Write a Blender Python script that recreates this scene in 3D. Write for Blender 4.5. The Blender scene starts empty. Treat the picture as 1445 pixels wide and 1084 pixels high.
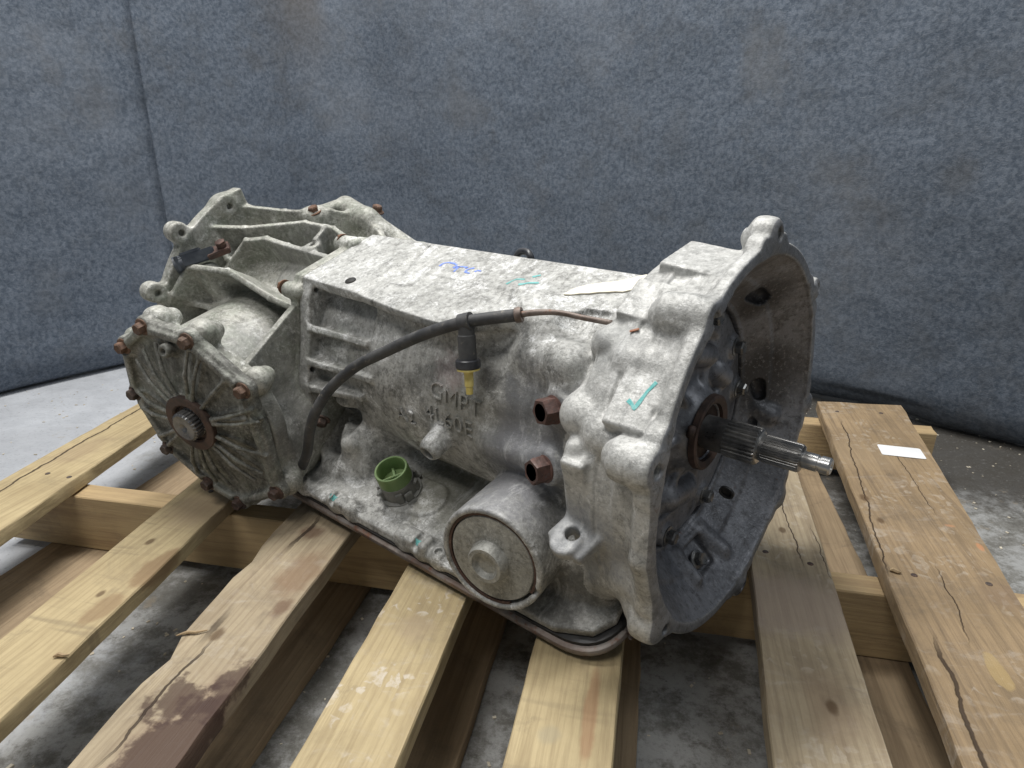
import bpy, bmesh, math, random
import numpy as np
import openvdb
from mathutils import Vector, Matrix
from mathutils.bvhtree import BVHTree
random.seed(7)
rng = np.random.default_rng(7)
sc = bpy.context.scene
COL = sc.collection

# ------------------------------------------------------------------ camera, world, lamps
TH = math.atan(337 / 950.0)
cd = bpy.data.cameras.new("camera")
cam = bpy.data.objects.new("camera", cd)
COL.objects.link(cam)
cam.location = (0, 0, 0.455)
cam.rotation_euler = (math.pi / 2 - TH, 0, 0)
cd.sensor_width = 36.0
cd.lens = 950 / 1445 * 36
cd.clip_start = 0.02
cd.clip_end = 60
sc.camera = cam

w = bpy.data.worlds.new("World")
sc.world = w
w.use_nodes = True
bg = w.node_tree.nodes["Background"]
bg.inputs[0].default_value = (0.86, 0.93, 1.0, 1)
bg.inputs[1].default_value = 0.15


def area(name, loc, target, sx, sy, power, color):
    ld = bpy.data.lights.new(name, 'AREA')
    ld.shape = 'RECTANGLE'
    ld.size, ld.size_y, ld.energy, ld.color = sx, sy, power, color
    o = bpy.data.objects.new(name, ld)
    COL.objects.link(o)
    o.location = loc
    d = Vector(target) - Vector(loc)
    o.rotation_euler = d.to_track_quat('-Z', 'Y').to_euler()
    return o


# two ceiling tube fixtures over the pallet and a softer one behind the photographer
area("ceiling_tube_lamp", (-0.38, 1.22, 2.45), (0.0, 0.75, 0), 1.5, 0.35, 66, (1.0, 0.98, 0.95))
area("ceiling_tube_lamp", (-0.9, -0.3, 2.5), (-0.1, 0.8, 0.0), 1.5, 0.5, 23, (1.0, 0.97, 0.93))
area("ceiling_tube_lamp", (1.5, 0.2, 2.4), (0.2, 0.8, 0.1), 0.6, 1.4, 11, (0.93, 0.97, 1.0))
sc.view_settings.view_transform = 'Standard'
sc.view_settings.look = 'None'
sc.view_settings.exposure = 0.18
sc.view_settings.gamma = 1.0

# ------------------------------------------------------------------ node helpers


class NT:
    def __init__(self, name):
        self.m = bpy.data.materials.new(name)
        self.m.use_nodes = True
        self.t = self.m.node_tree
        self.b = self.t.nodes["Principled BSDF"]
        tc = self.t.nodes.new("ShaderNodeTexCoord")
        self.obj = tc.outputs["Object"]

    def link(self, a, b):
        self.t.links.new(a, b)

    def set(self, sock, v):
        if hasattr(v, "is_output") or isinstance(v, bpy.types.NodeSocket):
            self.link(v, sock)
        else:
            sock.default_value = v

    def vmul(self, vec, s):
        n = self.t.nodes.new("ShaderNodeVectorMath")
        n.operation = 'MULTIPLY'
        self.link(vec, n.inputs[0])
        n.inputs[1].default_value = s
        return n.outputs[0]

    def noise(self, scale, detail=4, rough=.55, vec=None, dist=0.0, out=0):
        n = self.t.nodes.new("ShaderNodeTexNoise")
        self.link(vec or self.obj, n.inputs["Vector"])
        n.inputs["Scale"].default_value = scale
        n.inputs["Detail"].default_value = detail
        n.inputs["Roughness"].default_value = rough
        n.inputs["Distortion"].default_value = dist
        return n.outputs[out]

    def voro(self, scale, vec=None, feature='F1', rnd=1.0):
        n = self.t.nodes.new("ShaderNodeTexVoronoi")
        n.feature = feature
        self.link(vec or self.obj, n.inputs["Vector"])
        n.inputs["Scale"].default_value = scale
        n.inputs["Randomness"].default_value = rnd
        return n.outputs["Distance"]

    def rng(self, v, a, b, c=0.0, d=1.0, smooth=True):
        n = self.t.nodes.new("ShaderNodeMapRange")
        n.interpolation_type = 'SMOOTHSTEP' if smooth else 'LINEAR'
        self.set(n.inputs[0], v)
        for i, x in enumerate((a, b, c, d)):
            n.inputs[i + 1].default_value = x
        return n.outputs[0]

    def math(self, op, a, b=0.0, c=None, clamp=False):
        n = self.t.nodes.new("ShaderNodeMath")
        n.operation = op
        n.use_clamp = clamp
        self.set(n.inputs[0], a)
        self.set(n.inputs[1], b)
        if c is not None:
            self.set(n.inputs[2], c)
        return n.outputs[0]

    def mix(self, f, a, b, mode='MIX'):
        n = self.t.nodes.new("ShaderNodeMix")
        n.data_type = 'RGBA'
        n.blend_type = mode
        self.set(n.inputs[0], f)
        for i, v in ((6, a), (7, b)):
            self.set(n.inputs[i], v if not isinstance(v, tuple) else (*v[:3], 1))
        return n.outputs[2]

    def xyz(self):
        n = self.t.nodes.new("ShaderNodeSeparateXYZ")
        self.link(self.obj, n.inputs[0])
        return n.outputs

    def blob(self, c, r0, r1, wob=0.0, wscale=20, stretch=(1, 1, 1)):
        """smooth spot mask round point c: 1 inside r0, 0 outside r1, with a ragged edge"""
        s = self.t.nodes.new("ShaderNodeVectorMath")
        s.operation = 'SUBTRACT'
        self.link(self.obj, s.inputs[0])
        s.inputs[1].default_value = c
        v = self.vmul(s.outputs[0], stretch)
        l = self.t.nodes.new("ShaderNodeVectorMath")
        l.operation = 'LENGTH'
        self.link(v, l.inputs[0])
        d = l.outputs["Value"]
        if wob:
            d = self.math('ADD', d, self.math('MULTIPLY', self.math('SUBTRACT', self.noise(wscale, 5, .6), .5), wob))
        return self.rng(d, r0, r1, 1, 0)

    def bump(self, h, strength, dist, prev=None):
        n = self.t.nodes.new("ShaderNodeBump")
        n.inputs["Strength"].default_value = strength
        n.inputs["Distance"].default_value = dist
        self.link(h, n.inputs["Height"])
        if prev is not None:
            self.link(prev, n.inputs["Normal"])
        return n.outputs[0]

    def done(self, color=None, rough=None, metal=None, normal=None, spec=None):
        if color is not None:
            self.set(self.b.inputs["Base Color"], color if not isinstance(color, tuple) else (*color[:3], 1))
        if rough is not None:
            self.set(self.b.inputs["Roughness"], rough)
        if metal is not None:
            self.set(self.b.inputs["Metallic"], metal)
        if spec is not None:
            self.b.inputs["Specular IOR Level"].default_value = spec
        if normal is not None:
            self.link(normal, self.b.inputs["Normal"])
        return self.m


def cast_alu(name, light, mid, dark, grime, g_lo, g_hi, white, w_lo, metal=.25, stains=(), greens=0.0, bump=.5, machined=False):
    n = NT(name)
    big = n.noise(9, 10, .74, dist=.3)
    fine = n.noise(70, 8, .82)
    spk = n.noise(420, 3, .7)
    c = n.mix(n.rng(big, .38, .62), mid, light)
    c = n.mix(n.math('MULTIPLY', n.rng(fine, .46, .62), .62), c, dark)
    if greens:
        c = n.mix(n.math('MULTIPLY', n.rng(n.noise(26, 9, .78), .45, .62), greens), c, (.27, .295, .24))
    gr = n.rng(n.noise(17, 11, .80, dist=.5), g_lo, g_hi)
    c = n.mix(n.math('MULTIPLY', gr, .75), c, grime)
    ox = n.math('MULTIPLY', n.rng(n.noise(22, 11, .84, dist=.3), w_lo, w_lo + .08), n.rng(spk, .32, .55))
    c = n.mix(n.math('MULTIPLY', ox, .85), c, white)
    c = n.mix(n.math('MULTIPLY', n.rng(spk, .54, .70), .38), c, dark)
    # gritty sand-cast flecks, a few millimetres across, pale and dark
    flk = n.noise(200, 5, .72)
    reg = n.rng(n.noise(11, 6, .7), .38, .60)
    c = n.mix(n.math('MULTIPLY', n.rng(flk, .535, .60), n.math('ADD', n.math('MULTIPLY', reg, .27), .10)), c, white)
    c = n.mix(n.math('MULTIPLY', n.rng(flk, .465, .40), n.math('ADD', n.math('MULTIPLY', n.math('SUBTRACT', 1.0, reg), .40), .07)), c, grime)
    pit = n.rng(n.voro(150), .0, .10, 1, 0)
    pit = n.math('MULTIPLY', pit, n.rng(n.noise(40, 2), .5, .6))
    c = n.mix(n.math('MULTIPLY', pit, .7), c, grime)
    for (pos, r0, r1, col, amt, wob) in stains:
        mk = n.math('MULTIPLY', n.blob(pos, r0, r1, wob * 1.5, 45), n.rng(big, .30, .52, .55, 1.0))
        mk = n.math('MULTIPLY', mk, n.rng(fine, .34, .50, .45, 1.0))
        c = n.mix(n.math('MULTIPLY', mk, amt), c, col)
    # oily run-down streaks and chalky drips following the sides of the casting
    stv = n.noise(1.0, 8, .72, n.vmul(n.obj, (75, 16, 16)), .5)
    c = n.mix(n.math('MULTIPLY', n.rng(stv, .54, .70), .42), c, grime)
    c = n.mix(n.math('MULTIPLY', n.rng(stv, .45, .32), .30), c, white)
    h = n.math('ADD', n.math('MULTIPLY', fine, .6), n.math('ADD', n.math('MULTIPLY', spk, .5), n.math('MULTIPLY', flk, .6)))
    h = n.math('SUBTRACT', h, n.math('MULTIPLY', pit, .5))
    nb = n.bump(h, bump, .0018)
    nb = n.bump(n.noise(26, 6, .6), .35, .005, nb)
    ro = n.rng(fine, .3, .7, .48, .72)
    me = n.math('MULTIPLY', n.math('SUBTRACT', 1.0, ox), metal)
    if machined:      # the dished inside and the front joint face are bare, oily alloy
        X = n.xyz()
        rr = n.math('SQRT', n.math('ADD', n.math('MULTIPLY', X[1], X[1]), n.math('MULTIPLY', X[2], X[2])))
        ins = n.rng(n.math('ADD', n.math('ADD', rr, n.math('MULTIPLY', X[0], .3)), n.math('MULTIPLY', n.math('SUBTRACT', fine, .5), .002)), .1785, .1805, 1, 0)
        ins = n.math('MULTIPLY', ins, n.rng(X[0], .073, .076, 1, 0))
        ins = n.math('MAXIMUM', ins, n.math('MULTIPLY', n.rng(X[0], .0003, .0012, 1, 0), .8))
        f = n.noise(16, 6, .65, dist=.5)
        d = n.mix(n.rng(f, .35, .65), (.15, .153, .165), (.26, .265, .285))
        d = n.mix(n.math('MULTIPLY', n.rng(n.noise(55, 6, .7), .55, .75), .6), d, (.08, .077, .077))
        d = n.mix(n.math('MULTIPLY', n.rng(n.noise(38, 6, .75), .64, .72), .7), d, (.14, .06, .035))
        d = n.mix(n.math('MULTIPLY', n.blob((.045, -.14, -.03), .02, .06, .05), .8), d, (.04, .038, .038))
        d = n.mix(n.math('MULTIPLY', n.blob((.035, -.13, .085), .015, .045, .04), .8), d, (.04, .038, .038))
        d = n.mix(n.math('MULTIPLY', n.blob((.03, -.06, .15), .02, .07, .05), .3), d, (.15, .14, .12))
        stk = n.noise(1.0, 6, .7, n.vmul(n.obj, (16, 60, 60)), .4)
        d = n.mix(n.math('MULTIPLY', n.rng(stk, .52, .66), .6), d, (.07, .066, .064))
        d = n.mix(n.math('MULTIPLY', n.rng(flk, .55, .64), .35), d, (.42, .42, .43))
        d = n.mix(n.math('MULTIPLY', n.rng(flk, .45, .38), .5), d, (.06, .058, .058))
        c = n.mix(ins, c, d)
        ro = n.math('ADD', n.math('MULTIPLY', ro, n.math('SUBTRACT', 1.0, ins)), n.math('MULTIPLY', n.rng(f, .3, .7, .36, .55), ins))
        me = n.math('ADD', n.math('MULTIPLY', me, n.math('SUBTRACT', 1.0, ins)), n.math('MULTIPLY', ins, .5))
    return n.done(c, ro, me, nb)


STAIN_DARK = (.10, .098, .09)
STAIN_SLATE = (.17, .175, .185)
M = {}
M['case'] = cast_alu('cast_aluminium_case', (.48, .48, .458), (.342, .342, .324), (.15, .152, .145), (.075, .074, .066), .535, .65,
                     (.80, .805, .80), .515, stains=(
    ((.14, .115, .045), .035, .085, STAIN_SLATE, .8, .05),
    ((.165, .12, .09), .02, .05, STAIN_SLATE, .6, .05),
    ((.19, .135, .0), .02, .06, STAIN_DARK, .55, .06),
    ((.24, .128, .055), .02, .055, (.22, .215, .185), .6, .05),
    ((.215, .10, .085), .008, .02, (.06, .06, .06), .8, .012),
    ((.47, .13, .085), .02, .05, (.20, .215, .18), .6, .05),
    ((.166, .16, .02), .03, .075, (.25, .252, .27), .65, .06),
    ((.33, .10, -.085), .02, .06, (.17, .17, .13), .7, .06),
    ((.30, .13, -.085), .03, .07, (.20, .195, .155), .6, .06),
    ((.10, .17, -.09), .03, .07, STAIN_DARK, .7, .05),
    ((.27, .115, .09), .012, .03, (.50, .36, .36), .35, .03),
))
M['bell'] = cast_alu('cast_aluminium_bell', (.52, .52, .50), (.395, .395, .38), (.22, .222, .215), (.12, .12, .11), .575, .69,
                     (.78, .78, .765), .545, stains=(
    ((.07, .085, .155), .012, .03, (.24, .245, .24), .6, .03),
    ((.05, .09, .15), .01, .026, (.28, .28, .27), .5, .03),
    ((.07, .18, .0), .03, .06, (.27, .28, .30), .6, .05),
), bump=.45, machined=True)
n = NT('bare_alloy_interior')
f = n.noise(16, 6, .65, dist=.5)
c = n.mix(n.rng(f, .35, .65), (.155, .158, .17), (.27, .275, .295))
c = n.mix(n.math('MULTIPLY', n.rng(n.noise(55, 6, .7), .55, .75), .6), c, (.09, .085, .085))
c = n.mix(n.math('MULTIPLY', n.rng(n.noise(38, 6, .75), .66, .74), .7), c, (.14, .06, .035))
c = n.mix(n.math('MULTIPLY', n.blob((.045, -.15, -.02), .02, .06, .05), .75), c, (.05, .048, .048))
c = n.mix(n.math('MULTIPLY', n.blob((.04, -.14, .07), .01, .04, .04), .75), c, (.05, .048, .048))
fk = n.noise(200, 5, .72)
c = n.mix(n.math('MULTIPLY', n.rng(fk, .55, .64), .35), c, (.40, .40, .41))
c = n.mix(n.math('MULTIPLY', n.rng(fk, .45, .38), .5), c, (.055, .053, .053))
M['inner'] = n.done(c, n.rng(f, .3, .7, .36, .55), .55, n.bump(n.noise(120, 5, .6), .25, .0015))
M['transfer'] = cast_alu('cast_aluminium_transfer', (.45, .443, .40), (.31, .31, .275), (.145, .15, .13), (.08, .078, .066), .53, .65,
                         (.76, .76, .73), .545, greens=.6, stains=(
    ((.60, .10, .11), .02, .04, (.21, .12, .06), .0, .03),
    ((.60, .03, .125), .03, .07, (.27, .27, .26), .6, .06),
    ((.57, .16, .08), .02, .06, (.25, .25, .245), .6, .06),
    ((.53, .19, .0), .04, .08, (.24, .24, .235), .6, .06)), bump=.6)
M['cover'] = cast_alu('cast_aluminium_side_cover', (.275, .275, .25), (.185, .186, .168), (.09, .09, .077), (.04, .039, .033), .49, .64,
                      (.60, .59, .55), .60, greens=.4, bump=.6)


def simple(name, a, b, scale, rough, metal, bump=.2, dist=.001, lo=.35, hi=.65, third=None, vary=None):
    n = NT(name)
    f = n.noise(scale, 6, .65)
    c = n.mix(n.rng(f, lo, hi), a, b)
    if vary:
        oi = n.t.nodes.new('ShaderNodeObjectInfo')
        c = n.mix(n.math('MULTIPLY', oi.outputs['Random'], .75), c, vary)
    if third:
        c = n.mix(n.rng(n.noise(scale * 2.3, 6, .7), .56, .68), c, third)
    return n.done(c, n.rng(f, .3, .7, rough - .08, rough + .1), metal, n.bump(n.noise(scale * 4, 4, .6), bump, dist))


M['rust'] = simple('rusted_steel', (.10, .052, .034), (.24, .125, .075), 120, .8, .15, .6, .0008, third=(.33, .22, .15), vary=(.10, .075, .06))
M['rust_dark'] = simple('dark_rusted_steel', (.05, .03, .026), (.12, .065, .05), 80, .65, .35, .4, .0008, third=(.2, .13, .1), vary=(.10, .095, .085))
M['fitting'] = simple('rusted_fitting', (.075, .046, .040), (.15, .082, .068), 90, .55, .4, .5, .0009, third=(.12, .105, .10))
M['steel'] = simple('worn_steel', (.44, .44, .435), (.58, .575, .56), 40, .33, .85, .05, .0003)
M['spline_steel'] = simple('oily_spline_steel', (.15, .15, .152), (.32, .315, .305), 45, .34, .72, .1, .0004)
M['steel_dark'] = simple('oily_steel', (.17, .168, .165), (.32, .315, .305), 60, .32, .8, .05, .0003)
M['pipe'] = simple('tarnished_pipe', (.11, .08, .065), (.23, .19, .165), 60, .55, .3, .3, .0006, third=(.17, .085, .05))
M['hole'] = simple('dark_bore', (.02, .02, .02), (.04, .038, .035), 60, .7, .2)
M['bore'] = simple('oily_thread', (.05, .045, .043), (.12, .11, .105), 90, .4, .6, .4, .0008)
M['splinter'] = simple('dry_splinter', (.26, .18, .10), (.42, .31, .18), 60, .75, 0, .4, .001)
M['rubber'] = simple('weathered_rubber', (.032, .033, .036), (.075, .075, .075), 40, .62, 0, .3, .0008, third=(.17, .155, .13))
M['gasket'] = simple('gasket_rubber', (.012, .012, .013), (.03, .03, .03), 60, .55, 0)
M['black_plastic'] = simple('black_plastic', (.018, .019, .023), (.05, .052, .058), 50, .42, 0)
M['slate_plastic'] = simple('slate_plastic', (.035, .042, .055), (.075, .085, .10), 50, .5, 0)
M['grey_plastic'] = simple('grey_plastic', (.15, .152, .142), (.23, .232, .215), 60, .5, 0)
M['green_plastic'] = simple('green_plastic', (.125, .205, .075), (.185, .27, .11), 40, .42, 0, .1)
M['yellow_plastic'] = simple('yellow_plastic', (.58, .46, .12), (.70, .60, .24), 60, .5, 0, .15)
M['brass'] = simple('brass_pin', (.45, .33, .12), (.6, .47, .2), 80, .35, .9)
M['pan'] = simple('rust_speckled_pan', (.15, .11, .09), (.29, .265, .245), 26, .6, .35, .4, .0008, third=(.20, .095, .06))
M['servo'] = cast_alu('cast_aluminium_servo_cover', (.42, .42, .39), (.32, .32, .295), (.20, .20, .18), (.11, .105, .09), .55, .72, (.70, .69, .64), .60, bump=.35)
M['hub_ring'] = simple('brown_seal_ring', (.045, .032, .028), (.11, .07, .055), 60, .6, .3, .3)
M['blue_ink'] = simple('blue_ink', (.12, .20, .62), (.22, .32, .75), 300, .6, 0)
M['teal_ink'] = simple('teal_ink', (.02, .42, .42), (.08, .55, .53), 300, .6, 0)
M['teal_pale'] = simple('faded_teal_ink', (.06, .36, .35), (.22, .50, .48), 260, .6, 0)
M['paper'] = simple('cream_paper', (.74, .69, .55), (.83, .79, .67), 60, .75, 0, .3, .001)
M['label_white'] = simple('white_label', (.78, .79, .80), (.84, .84, .84), 20, .4, 0, .05)
M['orange_chip'] = simple('orange_wood', (.26, .10, .05), (.38, .18, .10), 90, .7, 0)
M['chip'] = simple('pale_wood', (.48, .42, .32), (.68, .63, .52), 60, .75, 0, .4, .001)

# ------------------------------------------------------------------ object helpers


def obj(name, me, mat, parent=None, smooth=True, matrix=None):
    if isinstance(me, bmesh.types.BMesh):
        b = me
        me = bpy.data.meshes.new(name)
        b.to_mesh(me)
        b.free()
    if mat is not None and not me.materials:
        me.materials.append(mat)
    if smooth is True:
        me.shade_smooth()
    o = bpy.data.objects.new(name, me)
    COL.objects.link(o)
    if parent is not None:
        o.parent = parent
    if matrix is not None:
        o.matrix_local = matrix
    return o


def tag(o, label=None, cat=None, group=None, kind=None):
    for k, v in (('label', label), ('category', cat), ('group', group), ('kind', kind)):
        if v:
            o[k] = v
    return o


def sharp(me_or_obj, ang=35):
    me = me_or_obj.data if hasattr(me_or_obj, 'data') else me_or_obj
    me.set_sharp_from_angle(angle=math.radians(ang))
    return me_or_obj


def zrot(a):
    """rotation matrix taking +Z to direction a"""
    return Vector(a).normalized().to_track_quat('Z', 'Y').to_matrix().to_4x4()


def place(p, a, roll=0.0, s=1.0):
    return Matrix.Translation(Vector(p)) @ zrot(a) @ Matrix.Rotation(roll, 4, 'Z') @ Matrix.Scale(s, 4)


def lathe(bm, prof, seg=32, mat=None, closed_ends=True, teeth=None):
    """prof: list of (z, r[, tooth_depth]); solid of revolution about Z"""
    rings = []
    for row in prof:
        z, r = row[0], row[1]
        td = row[2] if len(row) > 2 else 0
        ring = []
        for i in range(seg):
            rr = r - (td if (i // 2) % 2 else 0) if td else r
            a = 2 * math.pi * i / seg
            v = Vector((rr * math.cos(a), rr * math.sin(a), z))
            ring.append(bm.verts.new(mat @ v if mat else v))
        rings.append(ring)
    for a, b in zip(rings, rings[1:]):
        for i in range(seg):
            j = (i + 1) % seg
            bm.faces.new((a[i], a[j], b[j], b[i]))
    if closed_ends:
        bm.faces.new(list(reversed(rings[0])))
        bm.faces.new(rings[-1])
    return bm


def tube(bm, pts, r, seg=12, caps=True):
    """swept tube through pts (smoothed by Catmull-Rom), r number or list"""
    P = [Vector(p) for p in pts]
    R = r if isinstance(r, (list, tuple)) else [r] * len(P)
    Q, S = [], []
    for i in range(len(P) - 1):
        p0, p1, p2, p3 = P[max(i - 1, 0)], P[i], P[i + 1], P[min(i + 2, len(P) - 1)]
        for k in range(6):
            t = k / 6
            Q.append(.5 * ((2 * p1) + (-p0 + p2) * t + (2 * p0 - 5 * p1 + 4 * p2 - p3) * t * t + (-p0 + 3 * p1 - 3 * p2 + p3) * t ** 3))
            S.append(R[i] * (1 - t) + R[i + 1] * t)
    Q.append(P[-1])
    S.append(R[-1])
    up = Vector((0, 0, 1))
    rings = []
    prevx = None
    for i, q in enumerate(Q):
        d = (Q[min(i + 1, len(Q) - 1)] - Q[max(i - 1, 0)]).normalized()
        x = prevx if prevx is not None else (up.cross(d) if abs(d.z) < .95 else Vector((1, 0, 0)).cross(d))
        x = (x - d * x.dot(d)).normalized()
        prevx = x
        y = d.cross(x)
        rings.append([bm.verts.new(q + S[i] * (math.cos(a) * x + math.sin(a) * y)) for a in [2 * math.pi * k / seg for k in range(seg)]])
    for a, b in zip(rings, rings[1:]):
        for i in range(seg):
            j = (i + 1) % seg
            bm.faces.new((a[i], a[j], b[j], b[i]))
    if caps:
        bm.faces.new(list(reversed(rings[0])))
        bm.faces.new(rings[-1])
    return bm


def box(bm, lo, hi, mat=None, bevel=0.0):
    g = bmesh.ops.create_cube(bm, size=1)
    vs = g['verts']
    lo, hi = Vector(lo), Vector(hi)
    for v in vs:
        v.co = Vector(((v.co.x + .5) * (hi.x - lo.x) + lo.x, (v.co.y + .5) * (hi.y - lo.y) + lo.y, (v.co.z + .5) * (hi.z - lo.z) + lo.z))
    if bevel:
        es = list({e for v in vs for e in v.link_edges})
        r = bmesh.ops.bevel(bm, geom=es, offset=bevel, segments=2, affect='EDGES')
        vs = list({v for f in r['faces'] for v in f.verts} | {v for v in vs if v.is_valid})
    if mat:
        for v in vs:
            v.co = mat @ v.co
    return bm


# ------------------------------------------------------------------ signed-distance modelling of the castings


def smin(a, b, k):
    if k <= 0:
        return np.minimum(a, b)
    h = np.maximum(k - np.abs(a - b), 0) / k
    return np.minimum(a, b) - h * h * (k * .25)


class Grid:
    def __init__(s, lo, hi, h):
        s.h = h
        s.lo = np.array(lo, np.float32)
        s.n = np.ceil((np.array(hi) - s.lo) / h).astype(int) + 1
        s.ax = [s.lo[i] + h * np.arange(s.n[i], dtype=np.float32) for i in range(3)]
        s.D = np.full(s.n, .05, np.float32)

    def sub(s, lo, hi, pad):
        sl, ax = [], []
        for i in range(3):
            a = int(max(0, math.floor((lo[i] - pad - s.lo[i]) / s.h)))
            b = int(min(s.n[i], math.ceil((hi[i] + pad - s.lo[i]) / s.h) + 1))
            if b <= a:
                return None, None
            sl.append(slice(a, b))
            sh = [1, 1, 1]
            sh[i] = -1
            ax.append(s.ax[i][a:b].reshape(sh))
        return tuple(sl), ax

    def op(s, prim, k=.006, cut=False):
        fn, lo, hi = prim
        sl, ax = s.sub(lo, hi, k + 3 * s.h)
        if sl is None:
            return
        d = fn(*ax).astype(np.float32)
        if cut:
            s.D[sl] = -smin(-s.D[sl], d, k)
        else:
            s.D[sl] = smin(s.D[sl], d, k)

    def add(s, *prims, k=.006):
        for p in prims:
            s.op(p, k)

    def cut(s, *prims, k=.003):
        for p in prims:
            s.op(p, k, True)

    def mesh(s, D=None):
        D = s.D if D is None else D
        lim = 4 * s.h
        D = np.clip(D, -lim, lim)
        for ax in range(3):      # 1-2-1 filter: rounds the edges by about a voxel
            a = np.moveaxis(D, ax, 0)
            c = a.copy()
            c[1:-1] = a[1:-1] * .64 + (a[:-2] + a[2:]) * .18
            D = np.moveaxis(c, 0, ax)
        g = openvdb.FloatGrid(float(lim))
        g.copyFromArray(np.ascontiguousarray(D), tolerance=0.0)
        pts, quads = g.convertToQuads()
        pts = pts * s.h + s.lo
        return pts.astype(np.float32), quads.astype(np.int32)

    def sample(s, D, p):
        q = (p - s.lo) / s.h
        i = np.clip(np.rint(q).astype(int), 0, s.n - 1)
        return D[i[:, 0], i[:, 1], i[:, 2]]


def seg_(p0, p1, r0, r1=None):
    r1 = r0 if r1 is None else r1
    a, b = np.array(p0, float), np.array(p1, float)
    d = b - a
    L2 = float(d @ d) + 1e-12

    def fn(u, r, w):
        t = np.clip(((u - a[0]) * d[0] + (r - a[1]) * d[1] + (w - a[2]) * d[2]) / L2, 0, 1)
        return np.sqrt((u - a[0] - t * d[0]) ** 2 + (r - a[1] - t * d[1]) ** 2 + (w - a[2] - t * d[2]) ** 2) - (r0 + (r1 - r0) * t)
    m = max(r0, r1)
    return fn, np.minimum(a, b) - m, np.maximum(a, b) + m


def cyl_(p0, p1, R, rd=0.0):
    a, b = np.array(p0, float), np.array(p1, float)
    L = np.linalg.norm(b - a)
    d = (b - a) / L

    def fn(u, r, w):
        U, V, W = u - a[0], r - a[1], w - a[2]
        t = U * d[0] + V * d[1] + W * d[2]
        x = np.sqrt(np.maximum(U * U + V * V + W * W - t * t, 0)) - (R - rd)
        y = np.abs(t - L / 2) - (L / 2 - rd)
        return np.sqrt(np.maximum(x, 0) ** 2 + np.maximum(y, 0) ** 2) + np.minimum(np.maximum(x, y), 0) - rd
    return fn, np.minimum(a, b) - R, np.maximum(a, b) + R


def box_(c, half, ax=None, rd=.002):
    c = np.array(c, float)
    A = np.eye(3) if ax is None else np.array(ax, float)
    A = A / np.linalg.norm(A, axis=1)[:, None]

    def fn(u, r, w):
        q = [np.abs((u - c[0]) * A[i][0] + (r - c[1]) * A[i][1] + (w - c[2]) * A[i][2]) - (half[i] - rd) for i in range(3)]
        o = np.sqrt(sum(np.maximum(x, 0) ** 2 for x in q))
        return o + np.minimum(np.maximum(np.maximum(q[0], q[1]), q[2]), 0) - rd
    e = sum(np.abs(A[i]) * half[i] for i in range(3))
    return fn, c - e, c + e


def poly2(px, X, Y):
    """signed distance to 2-D polygon"""
    P = np.array(px, float)
    d = np.full(np.broadcast(X, Y).shape, 1e9)
    inside = np.zeros(d.shape, bool)
    for i in range(len(P)):
        a, b = P[i - 1], P[i]
        e = b - a
        wx, wy = X - a[0], Y - a[1]
        t = np.clip((wx * e[0] + wy * e[1]) / (e @ e + 1e-12), 0, 1)
        d = np.minimum(d, (wx - t * e[0]) ** 2 + (wy - t * e[1]) ** 2)
        c = (a[1] > Y) != (b[1] > Y)
        inside ^= c & (X < (b[0] - a[0]) * (Y - a[1]) / (b[1] - a[1] + 1e-12) + a[0])
    return np.where(inside, -1, 1) * np.sqrt(d)


def ext_(px, axis, lo, hi, rd=.002):
    """polygon in the two other axes (in order) extruded along axis from lo to hi"""
    P = np.array(px, float)
    oth = [i for i in range(3) if i != axis]
    mid, hl = (lo + hi) / 2, (hi - lo) / 2 - rd

    def fn(*q):
        d2 = poly2(P, q[oth[0]], q[oth[1]]) + rd
        dz = np.abs(q[axis] - mid) - hl
        return np.sqrt(np.maximum(d2, 0) ** 2 + np.maximum(dz, 0) ** 2) + np.minimum(np.maximum(d2, dz), 0) - rd
    l, h = np.zeros(3), np.zeros(3)
    l[axis], h[axis] = lo, hi
    for k, i in enumerate(oth):
        l[i], h[i] = P[:, k].min(), P[:, k].max()
    return fn, l, h


def rev_(px, c=(0, 0), rmax=None):
    """polygon in (u, radius) revolved about the u axis through (r, w) = c"""
    P = np.array(px, float)
    rm = P[:, 1].max()
    full = np.concatenate([P, (P * [1, -1])[::-1]])

    def fn(u, r, w):
        rad = np.sqrt((r - c[0]) ** 2 + (w - c[1]) ** 2)[0]
        g = np.linspace(0, float(rad.max()) + .01, 400)
        tab = poly2(full, u[:, 0, 0][:, None].astype(float), g[None])
        return np.stack([np.interp(rad, g, tab[i]) for i in range(len(tab))])
    return fn, np.array([P[:, 0].min(), c[0] - rm, c[1] - rm]), np.array([P[:, 0].max(), c[0] + rm, c[1] + rm])


def pol(deg, rad, u=0.0, c=(0, 0)):
    return (u, c[0] + rad * math.cos(math.radians(deg)), c[1] + rad * math.sin(math.radians(deg)))


def quadmesh(name, pts, quads):
    me = bpy.data.meshes.new(name)
    me.vertices.add(len(pts))
    me.vertices.foreach_set("co", pts.ravel())
    me.loops.add(len(quads) * 4)
    me.loops.foreach_set("vertex_index", quads.ravel())
    me.polygons.add(len(quads))
    me.polygons.foreach_set("loop_start", np.arange(0, len(quads) * 4, 4, dtype=np.int32))
    me.update(calc_edges=True)
    me.validate()
    return me


def part_of(pts, quads, mask):
    q = quads[mask]
    used, inv = np.unique(q, return_inverse=True)
    return pts[used], inv.reshape(q.shape).astype(np.int32)


HV = 0.0015
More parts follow.
